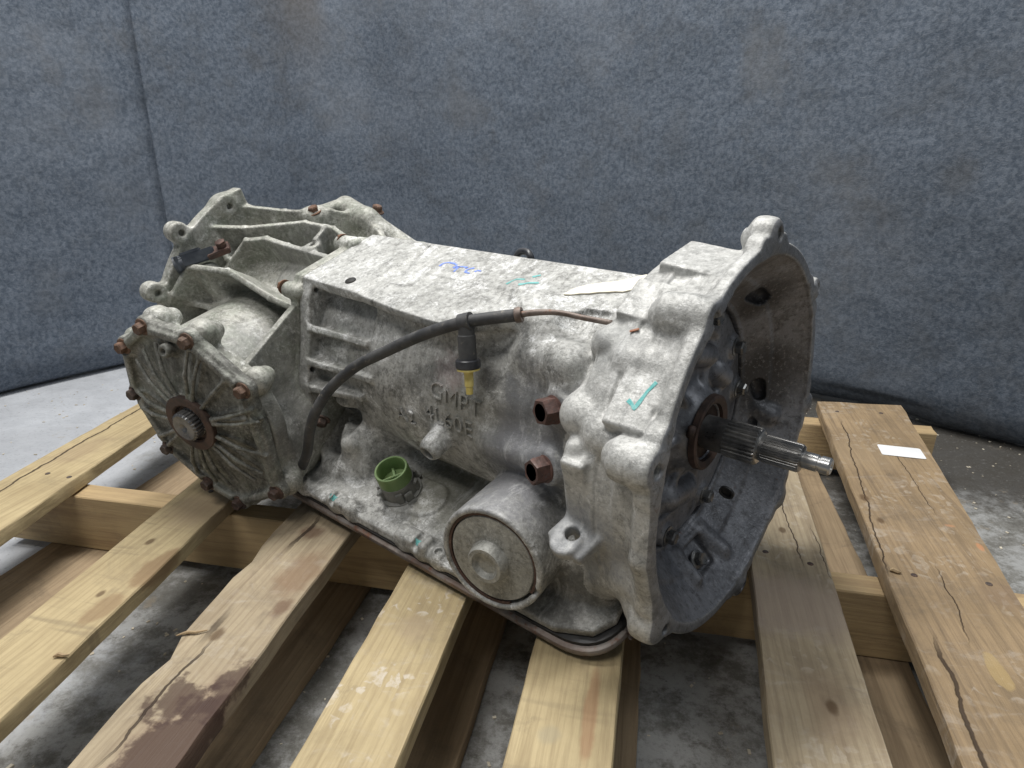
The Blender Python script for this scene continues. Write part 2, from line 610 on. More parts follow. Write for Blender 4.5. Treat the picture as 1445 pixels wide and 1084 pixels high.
# ---- gearbox local frame: x = towards the rear, y = sideways to the photographer, z = up (square to the sump)
az, tl, ph = math.radians(129.5), math.radians(-1.0), math.radians(20)
fa = Vector((math.sin(az) * math.cos(tl), math.cos(az) * math.cos(tl), math.sin(tl)))
U_ = -fa
R0 = Vector((fa.y, -fa.x, 0)).normalized()
if R0.y > 0:
    R0 = -R0
W0 = U_.cross(R0)
R_ = R0 * math.cos(ph) - W0 * math.sin(ph)
W_ = W0 * math.cos(ph) + R0 * math.sin(ph)
GB = Matrix(((U_.x, R_.x, W_.x, .225), (U_.y, R_.y, W_.y, .589), (U_.z, R_.z, W_.z, .186), (0, 0, 0, 1)))
down = GB.to_3x3().inverted() @ Vector((0, 0, -1))

gearbox = bpy.data.objects.new('gearbox', None)
COL.objects.link(gearbox)
gearbox.matrix_world = GB
gearbox.empty_display_size = .05
tag(gearbox, 'dirty grey cast aluminium automatic gearbox with open bell housing lying on the pallet', 'gearbox')

# ---------------- bell housing
LO, HI = (-.012, -.235, -.222), (.556, .262, .226)
B = Grid(LO, HI, HV)
B.add(rev_([(0, 0), (0, .1885), (.0015, .190), (.010, .190), (.0125, .188), (.015, .183), (.030, .178), (.043, .1768), (.0436, .1750), (.066, .1735), (.086, .166), (.100, .150), (.118, .136), (.15, .12), (.15, 0)]), k=0)
EARS = [(110, .1955, .0150, .026), (72, .181, .0165, .052), (33, .190, .0175, .044), (-18, .191, .019, .030),
        (-84, .194, .014, .022), (159, .194, .010, .014), (-155, .194, .012, .016), (-120, .190, .014, .02)]
for dg, rd, rr, ln in EARS:
    p = pol(dg, rd)
    for dd in (-6.5, 6.5):
        B.add(cyl_(pol(dg + dd, rd - .009), pol(dg + dd, rd - .009, min(ln * .7, .016)), rr * .8, .003), k=.005)
    B.add(cyl_((0, p[1], p[2]), (ln - rr * .4, p[1], p[2]), rr, .004), seg_((ln * .4, p[1], p[2]), pol(dg, rd - rr * .25, ln - rr * .6), rr, rr * .92), k=.006)
# flange lip thickened between the two lower ears, hollow flank behind it
B.add(seg_(pol(28, .184, .009), pol(8, .186, .009), .009), seg_(pol(8, .186, .009), pol(-14, .186, .009), .009, .010), k=.006)
B.cut(seg_(pol(18, .194, .034), pol(-6, .194, .036), .013, .012), k=.008)
# bosses bulging over the rear edge of the bell
for dg, rd, u, rr in [(62, .160, .086, .0165), (58, .163, .060, .0175), (39, .158, .090, .020), (36, .163, .062, .020)]:
    p = pol(dg, rd, u)
    q = pol(dg - 10, rd - .004, u)
    B.add(seg_(pol(dg + 14, rd - .012, u - .012), p, rr * .8, rr), k=.006)
    B.add(seg_((u - .03, p[1], p[2]), p, rr, rr), k=.004)
# crisp step ring round the rear of the bell
B.add(rev_([(.060, .10), (.060, .1775), (.090, .1695), (.092, .10)]), k=.002)
# raised machined pad with the tick, and circumferential steps
cpad = pol(46, .172, .036)
rad_ = (0, math.cos(math.radians(46)), math.sin(math.radians(46)))
tan_ = (0, -rad_[2], rad_[1])
tn2 = tuple(a - .34 * b for a, b in zip(tan_, rad_))
rd2 = tuple(b + .34 * a for a, b in zip(tan_, rad_))
B.add(box_(cpad, (.019, .026, .013), ((1, 0, 0), tn2, rd2), .003), k=.003)
for dg, rd, u, hu, ht in ((99, .1690, .046, .031, .032), (76, .1655, .050, .036, .022)):
    a_ = math.radians(dg)
    B.add(box_(pol(dg, rd, u), (hu, ht, .0105), ((1, 0, .10 * math.sin(a_)), (0, -math.sin(a_), math.cos(a_)), (-.10, math.cos(a_), math.sin(a_))), .0015), k=.003)
# side web down to the lug and the lug itself
B.add(seg_((.083, .148, .085), (.082, .160, .012), .010, .012), box_((.078, .155, .045), (.012, .012, .040), rd=.003), k=.006)
lug_ax = ((.94, -.25, .22), (.25, .94, -.22), (-.15, .26, .95))
B.add(box_((.074, .176, .012), (.020, .021, .0065), lug_ax, .003), k=.005)
B.add(cyl_((.080, .190, .006), (.079, .192, .018), .014, .003), k=.004)
B.cut(cyl_((.079, .180, -.01), (.075, .186, .035), .0065), k=.001)
# lower flank
B.add(seg_((.03, .170, -.03), (.10, .15, -.09), .014, .02), k=.02)
# dished inside
B.cut(rev_([(-.03, 0), (-.03, .178), (.003, .178), (.010, .173), (.034, .155), (.0355, .1515), (.0575, .1325), (.0585, .1275), (.072, .1275), (.072, 0)]), k=.002)
for dg, rd, rr, ln in EARS:
    pass
    p = pol(dg, rd + .002)
    B.cut(cyl_((-.01, p[1], p[2]), (ln * .6 + .01, p[1], p[2]), .0052 if dg != 110 else .006), k=.001)
# openings and lumps inside the bell
for dg, rd, u, rr, dgo in [(143, .150, .041, .010, 149), (-163, .146, .046, .009, -158), (-146, .150, .047, .007, -140)]:
    B.cut(seg_(pol(dg, rd, u), pol(dgo, rd + .004, u - .002), rr, rr * .8), k=.002)
B.add(seg_(pol(-150, .158, .030), pol(-152, .150, .044), .011, .009), k=.006)
# sunk pocket round the lower inner bolt
pr_ = (0, math.cos(math.radians(-74)), math.sin(math.radians(-74)))
B.add(seg_(pol(-63, .158, .026), pol(-62, .140, .052), .008), seg_(pol(-87, .162, .026), pol(-86, .142, .052), .008), seg_(pol(-63, .142, .052), pol(-86, .142, .052), .006), k=.008)
B.cut(box_(pol(-74.5, .150, .038), (.016, .018, .007), ((.75, pr_[1] * -.66, pr_[2] * -.66), (0, -pr_[2], pr_[1]), (.66, pr_[1] * .75, pr_[2] * .75)), .003), k=.004)

# ---------------- main case
Cg = Grid(LO, HI, HV)
CC = (0, .008)
Cg.add(rev_([(.09, 0), (.09, .134), (.20, .132), (.37, .131), (.42, .1235), (.508, .119), (.508, 0)], CC), k=0)
top = [(.525, -.03), (.525, .080), (.41, .087), (.336, .097), (.278, .1005), (.245, .099), (.22, .084), (.19, .062), (.15, .04), (.12, .02), (.12, -.03)]
Cg.add(ext_(top, 2, .1315, .1415, .001), k=.002)
Cg.add(ext_([(.525, -.04), (.525, .081), (.412, .0865), (.412, -.04)], 2, .13, .1435, .001), k=.001)
Cg.add(ext_([(.412, -.04), (.393, .0238), (.26, .026), (.16, .033), (.11, .03), (.11, -.04)], 2, .13, .1432, .001), k=.001)
flange = [(-.10, .10), (-.03, .1425), (.078, .1430), (.094, .125), (.118, .075), (.146, .025), (.152, -.01), (.172, -.045), (.165, -.095), (0, -.10), (-.12, -.09), (-.15, 0)]
Cg.add(ext_(flange, 0, .506, .526, .002), k=.003)
# webs between flange and barrel
for (r, w_, u0, th) in [(.108, .089, .405, .0042), (.128, .051, .395, .0042), (.142, .020, .42, .0045)]:
    a = math.atan2(w_ - .008, r)
    rad = math.hypot(r, w_ - .008)
    v = (0, math.cos(a), math.sin(a))
    t = (0, -math.sin(a), math.cos(a))
    pts = [(.508, rad - .05), (.508, rad + .003), (u0 + .055, rad - .002), (u0, .130), (u0, .10)]

    def fn(u, r2, w2, pts=pts, v=v, t=t, th=th):
        y = r2 * v[1] + (w2 - .008) * v[2]
        z = np.abs(r2 * t[1] + (w2 - .008) * t[2]) - th + .001
        d2 = poly2(pts, u, y)
        return np.maximum(d2, z) - .001
    Cg.add((fn, np.array([u0, 0, -.05]), np.array([.51, .18, .17])), k=.004)
# small ridge that carries the top plate edge
Cg.add(ext_([(.40, .06), (.40, .078), (.30, .086), (.25, .086), (.20, .066), (.14, .03)], 2, .10, .135, .004), k=.012)
# sump skirt
shelf = [(.531, .216), (.545, .13), (.545, -.15), (.08, -.15), (.08, .135), (.053, .158), (.050, .180), (.062, .202), (.098, .2165)]
Cg.add(ext_(shelf, 2, -.101, -.090, .003), k=.004)
Cg.add(ext_([(.535, .05), (.535, -.12), (.08, -.12), (.08, .05), (.09, .09), (.30, .088), (.50, .085)], 2, -.098, .01, .004), k=.012)
# rim thickenings with sunken screw holes
for u in (.503, .436, .404, .310, .281, .255):
    Cg.add(seg_((u, .207, -.098), (u, .207, -.089), .010, .009), k=.010)
    Cg.cut(cyl_((u, .207, -.087), (u, .207, -.07), .0042), k=.001)
Cg.add(box_((.425, .208, -.087), (.022, .008, .006), rd=.003), k=.006)
Cg.add(box_((.296, .205, -.087), (.024, .010, .007), rd=.003), k=.006)
Cg.cut(box_((.36, .222, -.090), (.036, .008, .006), rd=.003), k=.005)
Cg.cut(cyl_((.434, .222, -.085), (.434, .19, -.080), .0042), k=.001)
Cg.cut(cyl_((.285, .222, -.085), (.285, .195, -.080), .0048), k=.001)
# selector bosses at the rear of the skirt
Cg.add(seg_((.452, .140, -.085), (.455, .132, -.055), .033, .026), k=.012)
Cg.add(seg_((.452, .146, -.055), (.450, .150, -.047), .017, .014), k=.006)
Cg.add(seg_((.468, .110, -.06), (.468, .122, -.005), .022, .015), k=.010)
Cg.add(seg_((.425, .10, -.09), (.43, .105, -.02), .020, .018), k=.02)
Cg.add(seg_((.497, .165, -.09), (.47, .165, -.087), .014), k=.012)
# connector pad
Cg.add(cyl_((.350, .157, -.10), (.350, .157, -.0835), .030, .003), cyl_((.328, .153, -.10), (.328, .153, -.0845), .027, .003), k=.006)
# servo housing
NS = np.array([-.146, .948, .284])
SC = np.array([.157, .217, -.029])
Cg.add(cyl_(SC - NS * .15, SC, .0555, .003), k=.008)
Cg.add(seg_((.166, .12, -.085), (.166, .19, -.088), .035, .030), k=.008)
Cg.cut(cyl_(SC - NS * .016, SC + NS * .05, .0492), k=.001)
Cg.cut(box_(SC + np.array([-.048, .008, -.022]), (.012, .016, .0045), ((.8, 0, .6), (0, 1, 0), (-.6, 0, .8)), .002), k=.002)
# lumps between servo and bell
Cg.add(seg_((.100, .150, -.085), (.098, .140, -.05), .032, .03), k=.015)
Cg.add(seg_((.075, .165, -.095), (.075, .165, -.084), .012), k=.008)
Cg.cut(cyl_((.075, .165, -.07), (.075, .165, -.09), .004), k=.001)
# hollow boss under the cast letters
Cg.add(seg_((.283, .118, .014), (.283, .150, .010), .015, .0135), k=.008)
Cg.cut(cyl_((.283, .165, .008), (.283, .12, .012), .0075), k=.002)
# cooler line bosses and the ridges that run into them
fd = np.array([.30, .86, .34])
fd /= np.linalg.norm(fd)
FIT = [np.array((.1265, .122, .092)), np.array((.133, .1445, .036))]
for F in FIT:
    Cg.add(seg_(F - fd * .06, F - fd * .025, .021, .018), k=.014)
    Cg.add(cyl_(F - fd * .05, F - fd * .003, .0172, .003), k=.008)
Cg.add(seg_((.215, .122, .022), (.150, .128, .030), .017, .015), k=.012)
Cg.add(seg_((.175, .075, .112), (.12, .088, .12), .018, .02), k=.02)
Cg.cut(seg_((.165, .132, .062), (.205, .130, .055), .008, .006), k=.02)
Cg.add(seg_((.23, .02, .128), (.17, .055, .128), .014, .016), k=.02)
# pocket with the stud at the rear lower corner
Cg.cut(box_((.492, .150, -.022), (.015, .030, .022), ((1, 0, 0), (0, .9, .4), (0, -.4, .9)), .003), box_((.474, .140, -.014), (.028, .045, .015), ((1, .0, .25), (0, .9, .4), (-.25, -.4, .9)), .003), k=.003)
for (r, w_) in ((.079, .128), (.128, .040)):
    Cg.cut(cyl_((.48, r, w_), (.52, r, w_), .0042), k=.001)

Dall = smin(B.D, Cg.D, .008)
Dall = np.where((B.D > .045) & (Cg.D > .045), .05, Dall)
# keep the pump bay open after the blend
T = Grid(LO, HI, HV)
T.D = Dall
T.cut(rev_([(-.03, 0), (-.03, .127), (.072, .1275), (.072, 0)]), k=.002)
pts, quads = T.mesh()
cen = pts[quads].mean(1)
db, dc = T.sample(B.D, cen), T.sample(Cg.D, cen)
isb = (db < dc) & (cen[:, 0] < .15)
me_bell = quadmesh('bell_housing', *part_of(pts, quads, isb))
me_case = quadmesh('transmission_case', *part_of(pts, quads, ~isb))
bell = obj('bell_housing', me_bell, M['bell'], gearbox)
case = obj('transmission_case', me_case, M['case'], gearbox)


def mesh_bvh(me):
    b = bmesh.new()
    b.from_mesh(me)
    t = BVHTree.FromBMesh(b)
    b.free()
    return t


BV_case, BV_bell = mesh_bvh(me_case), mesh_bvh(me_bell)

# ---------------- transfer housing at the rear
NN = np.array([-.249, .958, .144])
NN /= np.linalg.norm(NN)
E1 = np.array([1, 0, 0]) - NN * NN[0]
E1 /= np.linalg.norm(E1)
E2 = np.cross(NN, E1)
C0 = np.array([.579, .249, .034])


def dk(a, b, k=0.0):
    return C0 + a * E1 + b * E2 + k * NN


T = Grid((.46, -.285, -.165), (.80, .315, .235), HV)
T.add(ext_([(x, y) for x, y in flange], 0, .528, .546, .002), k=.003)
T.add(rev_([(.53, 0), (.53, .112), (.56, .110), (.64, .122), (.70, .130), (.752, .150), (.752, 0)]), k=.004)
# rear ring flange with ears
T.add(rev_([(.745, .12), (.745, .203), (.754, .208), (.754, .12)]), k=.003)
T.add(rev_([(.735, .193), (.735, .2125), (.755, .2125), (.755, .193)]), k=.002)
T.cut(box_((.75, -.124, .19), (.022, .124, .09), rd=.004), k=.004)
for (r, w_) in ((.177, .139), (.110, .195), (.032, .199), (.212, .05), (.21, -.03)):
    T.add(cyl_((.733, r, w_), (.755, r, w_), .0138, .003), k=.012)
    T.cut(cyl_((.70, r - .002, w_ - .002), (.742, r - .002, w_ - .002), .0042), k=.001)


def wall_(ang, prof, th=.0045, k=.006):
    """radial wall at angle ang; prof polygon in (u, radius)"""
    a = math.radians(ang)

    def fn(u, r, w):
        y = r * math.cos(a) + w * math.sin(a)
        z = np.abs(-r * math.sin(a) + w * math.cos(a)) - th + .001
        return np.maximum(poly2(prof, u, y), z) - .001
    P = np.array(prof)
    R = P[:, 1].max()
    T.add((fn, np.array([P[:, 0].min(), -R, -.02]), np.array([P[:, 0].max(), R, R])), k=k)


def curtain(tops, th=.004, depth=.06, k=.004):
    """standing web whose upper edge runs through the given points; it drops towards the axis"""
    for p, q in zip(tops, tops[1:]):
        p, q = np.array(p), np.array(q)
        e = (q - p) / np.linalg.norm(q - p)
        m = (p + q) / 2
        inn = -np.array([0, m[1], m[2]])
        inn = inn - e * (inn @ e)
        inn /= np.linalg.norm(inn)
        T.add(box_(m + inn * depth / 2, (np.linalg.norm(q - p) / 2 + .002, depth / 2, th), (e, inn, np.cross(e, inn)), .0015), k=k)


curtain([(.745, .178, .105), (.725, .164, .131), (.71, .1334, .1602), (.65, .1108, .1496), (.585, .1036, .1163), (.535, .0894, .091)], .0042)
curtain([(.725, .085, .125), (.69, .0509, .1609), (.66, .0355, .160), (.63, .0262, .1483), (.54, .0079, .1262)], .0045)
curtain([(.745, .0733, .1871), (.70, .0381, .1731), (.63, -.013, .1646), (.59, -.0272, .1534), (.54, -.0218, .1352)], .0042)
curtain([(.745, .016, .190), (.73, .0042, .1870), (.69, -.0245, .1715), (.66, -.046, .163), (.64, -.066, .158), (.61, -.090, .140), (.57, -.083, .126), (.545, -.074, .118)], .0045)
curtain([(.738, .066, .180), (.715, .077, .140)], .004)
curtain([(.60, -.0258, .1552), (.60, -.034, .130)], .004, .03)
wall_(36, [(.66, .10), (.66, .15), (.745, .19), (.745, .1)], .004)
wall_(-5, [(.66, .10), (.66, .15), (.745, .20), (.745, .1)], .005)
# bolted loop on the far shoulder
T.add(seg_((.65, -.045, .140), (.65, -.046, .152), .013), seg_((.66, -.050, .155), (.66, -.085, .150), .010), seg_((.60, -.09, .135), (.66, -.105, .143), .016), seg_((.55, -.105, .085), (.60, -.09, .13), .018), k=.012)
T.add(seg_((.66, -.035, .12), (.66, -.04, .155), .015, .012), k=.01)
T.add(seg_((.535, -.10, .075), (.53, -.115, .08), .014), k=.008)
# small cast boss on the shoulder
T.add(cyl_((.60, .008, .10), (.60, .008, .143), .0115, .002), k=.006)
T.cut(cyl_((.60, .008, .136), (.60, .008, .16), .004), k=.001)
# barrel of the side output
T.add(cyl_(dk(.034, .0, -.24), dk(.034, .0, -.012), .093, .004), k=.008)
T.add(cyl_(dk(-.012, .052, -.16), dk(-.012, .052, -.012), .072, .004), k=.010)
T.add(cyl_(dk(0, .01, -.034), dk(0, .01, -.010), .098, .004), k=.014)
BO = [(.088, -.088), (.038, -.118), (-.030, -.106), (-.092, -.050), (-.088, .096), (-.012, .130), (.034, .108), (.086, .060), (.106, -.020)]
hull = [(x, y) for x, y in BO]


def hull_prim(lo, hi, grow, rd=.003):
    Q = np.array([(x * (1 + grow / math.hypot(x, y)), y * (1 + grow / math.hypot(x, y))) for x, y in hull])

    def fn(u, r, w):
        X, Y, Z = u - C0[0], r - C0[1], w - C0[2]
        a = X * E1[0] + Y * E1[1] + Z * E1[2]
        b = X * E2[0] + Y * E2[1] + Z * E2[2]
        c = X * NN[0] + Y * NN[1] + Z * NN[2]
        d2 = poly2(Q, a, b) + rd
        dz = np.abs(c - (lo + hi) / 2) - (hi - lo) / 2 + rd
        return np.sqrt(np.maximum(d2, 0) ** 2 + np.maximum(dz, 0) ** 2) + np.minimum(np.maximum(d2, dz), 0) - rd
    return fn, C0 - .16, C0 + .16


T.add(hull_prim(-.026, -.009, -.006), k=.006)
for (x, y) in BO:
    T.add(seg_(dk(x * .96, y * .96, -.032), dk(x, y, -.012), .012, .0135), cyl_(dk(x, y, -.024), dk(x, y, -.009), .0140, .003), k=.012)
# triangular gusset
T.add(ext_([(.200, .081), (.078, .1225), (.05, .05), (.10, -.02), (.19, .0)], 0, .530, .541, .001), k=.002)
T.add(seg_((.55, .125, -.02), (.56, .19, -.05), .05, .06), k=.02)
T.add(seg_((.530, .090, .126), (.552, .090, .126), .0105), seg_((.530, -.01, .140), (.556, -.01, .140), .012), k=.004)
# sensor seat
T.add(seg_((.70, .105, .10), (.70, .112, .138), .020, .016), k=.008)
pts, quads = T.mesh()
transfer = obj('transfer_housing', quadmesh('transfer_housing', pts, quads), M['transfer'], gearbox)

# ---------------- ribbed side cover
T = Grid(C0 - .165, C0 + .165, .0018)
T.add(hull_prim(-.0085, .005, .008), k=.002)
rimc = hull_prim(.0, .011, .004)
T.add(rimc, k=.002)
T.cut(hull_prim(.003, .03, -.007), k=.002)


def cone(u, r, w):
    X, Y, Z = u - C0[0], r - C0[1], w - C0[2]
    c = X * NN[0] + Y * NN[1] + Z * NN[2]
    rad = np.sqrt(np.maximum(X * X + Y * Y + Z * Z - c * c, 0))
    return np.maximum((c - (.012 - .22 * np.maximum(rad - .040, 0))) * .97, np.maximum(-.006 - c, rad - .096))


T.add((cone, C0 - .12, C0 + .12), k=.006)
for (x, y) in BO:
    T.add(cyl_(dk(x, y, -.008), dk(x, y, .007), .0125, .002), k=.006)
    T.cut(cyl_(dk(x, y, .0065), dk(x, y, .02), .010), k=.001)
T.add(cyl_(dk(0, 0, 0), dk(0, 0, .020), .036, .003), k=.003)
T.cut(cyl_(dk(0, 0, .006), dk(0, 0, .07), .024, .001), k=.002)
for k in range(18):
    a = 2 * math.pi * (k + .3 * math.sin(k * 2.3)) / 18
    p = (math.cos(a), math.sin(a))
    T.add(seg_(dk(.034 * p[0], .034 * p[1], .0195), dk(.070 * p[0], .070 * p[1], .0180), .0030, .0028), seg_(dk(.034 * p[0], .034 * p[1], .012), dk(.100 * p[0], .100 * p[1], .001), .003, .0028), seg_(dk(.070 * p[0], .070 * p[1], .0180), dk(.102 * p[0], .102 * p[1], .0085), .0028, .0026), k=.0025)
T.add(cyl_(dk(.004, -.090, .0), dk(.002, -.096, .019), .0085, .002), k=.004)
T.cut(cyl_(dk(.003, -.094, .013), dk(.002, -.097, .03), .0036), k=.001)
pts, quads = T.mesh()
cover = obj('side_cover', quadmesh('side_cover', pts, quads), M['cover'], transfer)


def ring(name, p, a, prof, mat, parent, seg=48, shp=30):
    b = bmesh.new()
    lathe(b, prof, seg)
    bmesh.ops.recalc_face_normals(b, faces=b.faces[:])
    return sharp(obj(name, b, mat, parent, matrix=place(p, a)), shp)


ring('hub_ring', dk(0, 0, .0175), NN, [(0, .0245), (0, .0375), (.005, .0375), (.006, .0365), (.006, .0265), (.004, .0245), (.001, .024), (0, .0245)], M['hub_ring'], cover)
b = bmesh.new()
lathe(b, [(0, .0185), (.012, .0195), (.013, .0195, .0016), (.024, .0195, .0016), (.0265, .0165), (.0265, .006), (.023, .002)], 96)
sharp(obj('output_shaft', b, M['spline_steel'], cover, matrix=place(dk(0, 0, .006), NN)), 25)

# ---------------- one hex bolt, copied wherever a bolt sits
b = bmesh.new()
lathe(b, [(0, .0105), (.0018, .0105), (.0024, .0092)], 24)
hx = [(.0022, .0076), (.0085, .0076), (.0102, .0064), (.0094, .003)]
lathe(b, hx, 6)
me_bolt = bpy.data.meshes.new('bolt')
b.to_mesh(me_bolt)
b.free()
me_bolt.materials.append(M['rust'])
me_bolt.shade_smooth()
sharp(me_bolt, 30)
me_bolt_dark = me_bolt.copy()
me_bolt_dark.materials[0] = M['steel_dark']
me_bolt_dull = me_bolt.copy()
me_bolt_dull.materials[0] = M['rust_dark']


def bolt(p, a, parent, roll=0.0, s=1.0, me=None):
    o = bpy.data.objects.new('bolt', me or me_bolt)
    COL.objects.link(o)
    o.parent = parent
    o.matrix_local = place(p, a, roll, s)
    return o


for i, (x, y) in enumerate(BO):
    bolt(dk(x, y, .006), NN, transfer, .4 * i, 1.0, me_bolt if i < 4 else me_bolt_dull)
bolt((.65, -.045, .1605), (0, .1, 1), transfer, .3, 1.0)
bolt((.60, -.112, .136), (-.3, -.35, .9), transfer, .1)
bolt((.556, .092, .130), (1, 0, .1), transfer, .1, .9)
bolt((.552, -.01, .146), (1, -.2, .3), transfer, .1, .8)

# speed sensor with black plastic plug
b = bmesh.new()
box(b, (-.009, -.007, -.028), (.009, .009, .020), bevel=.002)
box(b, (-.006, .008, -.012), (.006, .013, .016), bevel=.0015)
lathe(b, [(-.006, .0105), (.006, .0115)], 20, Matrix.Translation((0, 0, .020)))
box(b, (-.011, -.009, .018), (.011, .011, .023), bevel=.001)
sen = sharp(obj('speed_sensor', b, M['slate_plastic'], transfer, matrix=place((.708, .119, .163), (.42, .75, .0), .3)), 30)
b = bmesh.new()
box(b, (-.010, -.004, .0), (.010, .004, .030), bevel=.001)
lathe(b, [(.0, .007), (.008, .007), (.009, .005)], 6, Matrix.Translation((0, .004, .022)) @ Matrix.Rotation(-1.57, 4, 'X'))
sharp(obj('sensor_clamp', b, M['rust_dark'], transfer, matrix=place((.698, .104, .163), (-.5, -.8, .05), .2)), 30)

# ---------------- inside the bell: pump, hub ring, shafts
T = Grid((.030, -.140, -.140), (.085, .140, .140), .0018)
T.add(rev_([(.060, 0), (.060, .122), (.063, .1265), (.078, .1265), (.078, 0)]), k=.001)
T.add(rev_([(.040, 0), (.040, .034), (.046, .040), (.060, .050), (.066, 0)]), k=.006)
for k in range(7):
    a = 20 + k * 51
    T.add(seg_(pol(a, .046, .054), pol(a, .108, .061), .0045, .0035), k=.006)
for dg, rd, rr, u in [(165, .112, .012, .056), (195, .115, .012, .056), (-98, .113, .012, .056), (-55, .116, .012, .056), (120, .112, .012, .056), (70, .112, .012, .056), (25, .112, .012, .056), (-15, .112, .012, .056)]:
    T.add(cyl_(pol(dg, rd, u), pol(dg, rd, .07), rr, .002), k=.006)
T.add(seg_(pol(125, .075, .058), pol(100, .082, .058), .012), seg_(pol(150, .066, .058), pol(165, .07, .056), .013), seg_(pol(-70, .07, .060), pol(-40, .075, .060), .016), k=.006)
T.cut(seg_(pol(140, .09, .060), pol(112, .098, .060), .006), seg_(pol(-85, .085, .060), pol(-45, .092, .060), .006), k=.006)
T.cut(cyl_((.03, 0, 0), (.07, 0, 0), .027), k=.001)
pts, quads = T.mesh()
pump = obj('pump_cover', quadmesh('pump_cover', pts, quads), M['inner'], gearbox)
for dg, rd, s in [(165, .112, 1), (195, .115, 1), (-98, .113, 1), (-55, .116, 1), (120, .112, 1), (70, .112, 1)]:
    bolt(pol(dg, rd, .057), (-1, 0, 0), pump, dg, s, me_bolt_dark)
bolt(pol(-74, .155, .039), (-.85, -.12, .5), bell, .2, 1.0, me_bolt_dark)
ring('seal_ring', (.042, 0, 0), (-1, 0, 0), [(0, .029), (0, .039), (.006, .0385), (.007, .036), (.005, .030), (.0005, .0285), (0, .029)], M['hub_ring'], pump)
for lo_, hi_ in (((-.006, .034, .0), (.006, .046, .006)), ((-.004, -.046, .0), (.008, -.036, .006))):
    b = bmesh.new()
    box(b, lo_, hi_, bevel=.001)
    obj('ring_tab', b, M['hub_ring'], pump, matrix=place((.043, 0, 0), (-1, 0, 0), .9))
b = bmesh.new()
lathe(b, [(0, .0172), (.036, .0172), (.0365, .0174), (.0366, .0184, .0020), (.066, .0184, .0020), (.0675, .0170), (.0685, .0155), (.0685, .012)], 104)
stator = sharp(obj('stator_shaft', b, M['spline_steel'], gearbox, matrix=place((.055, 0, 0), (-1, 0, 0))), 25)
b = bmesh.new()
lathe(b, [(0, .0156), (.004, .0156), (.0045, .0128), (.008, .0128, .0), (.0082, .0134, .0013), (.040, .0134, .0013), (.042, .0122), (.043, .0078), (.0435, .0080),
          (.056, .0080), (.0562, .0069), (.0585, .0069), (.0587, .0081), (.066, .0081), (.0675, .0068), (.0675, .003), (.064, .001)], 120)
shaft = sharp(obj('input_shaft', b, M['spline_steel'], gearbox, matrix=place((-.0095, 0, 0), (-1, 0, 0))), 25)
shaft.data.materials.append(M['steel'])
for p in shaft.data.polygons:
    z = p.center.z
    if z > .0432 or z < .0046:
        p.material_index = 1
ring('seal_groove', (-.0665, 0, 0), (-1, 0, 0), [(0, .0050), (0, .0070), (.0022, .0070), (.0022, .0050), (0, .0050)], M['gasket'], shaft, 24)

# ---------------- sump: gasket and pan


def plate(name, outline, z0, z1, mat, parent, rd=0.0):
    """slab between z0 and z1 with a rounded edge"""
    P = np.array([p for i, p in enumerate(outline) if (Vector(p) - Vector(outline[i - 1])).length > 1e-5])
    t = np.roll(P, -1, 0) - np.roll(P, 1, 0)
    nrm = np.stack([t[:, 1], -t[:, 0]], 1) / np.maximum(np.linalg.norm(t, axis=1), 1e-9)[:, None]
    area2 = (P[:, 0] * np.roll(P[:, 1], -1) - np.roll(P[:, 0], -1) * P[:, 1]).sum()
    nrm *= np.sign(area2)
    prof = [(0, z0), (0, z1)] if not rd else [(-rd, z0), (-rd * .3, z0 + rd * .3), (0, z0 + rd), (0, z1 - rd), (-rd * .3, z1 - rd * .3), (-rd, z1)]
    b = bmesh.new()
    rows = [[b.verts.new((x, y, z)) for x, y in P + nrm * o] for o, z in prof]
    for A, C in zip(rows, rows[1:]):
        for i in range(len(A)):
            j = (i + 1) % len(A)
            b.faces.new((A[i], A[j], C[j], C[i]))
    b.faces.new(rows[0])
    b.faces.new(rows[-1])
    bmesh.ops.triangulate(b, faces=[f for f in b.faces if len(f.verts) > 4])
    bmesh.ops.recalc_face_normals(b, faces=b.faces[:])
    return sharp(obj(name, b, mat, parent), 40)


def rounded(poly, rads, seg=7):
    out = []
    N = len(poly)
    for i, p in enumerate(poly):
        p = Vector(p)
        a, c = Vector(poly[i - 1]), Vector(poly[(i + 1) % N])
        r = rads[i]
        d0, d1 = (a - p).normalized(), (c - p).normalized()
        s, e = p + d0 * r, p + d1 * r
        for k in range(seg + 1):
            t = k / seg
            out.append(tuple((1 - t) ** 2 * s + 2 * t * (1 - t) * p + t * t * e))
    return out


def inset(poly, d):
    c = Vector((.3, .03))
    return [tuple(Vector(p) + (c - Vector(p)).normalized() * d) for p in poly]


pan_out = rounded([(.536, .2215), (.548, -.15), (.080, -.15), (.080, .135), (.040, .160), (.040, .2225)], [.012, .03, .03, .02, .02, .055], 10)
plate('pan_gasket', rounded([(.532, .2165), (.544, -.148), (.081, -.148), (.081, .135), (.044, .160), (.046, .217)], [.012, .03, .03, .02, .02, .050], 10), -.1052, -.1008, M['gasket'], gearbox)
pan = plate('oil_pan', pan_out, -.1145, -.1056, M['pan'], gearbox, .0030)
plate('pan_bowl', rounded([(.515, .194), (.53, -.13), (.09, -.13), (.09, .196)], [.02, .03, .04, .05], 8), -.128, -.1112, M['pan'], pan, .006)

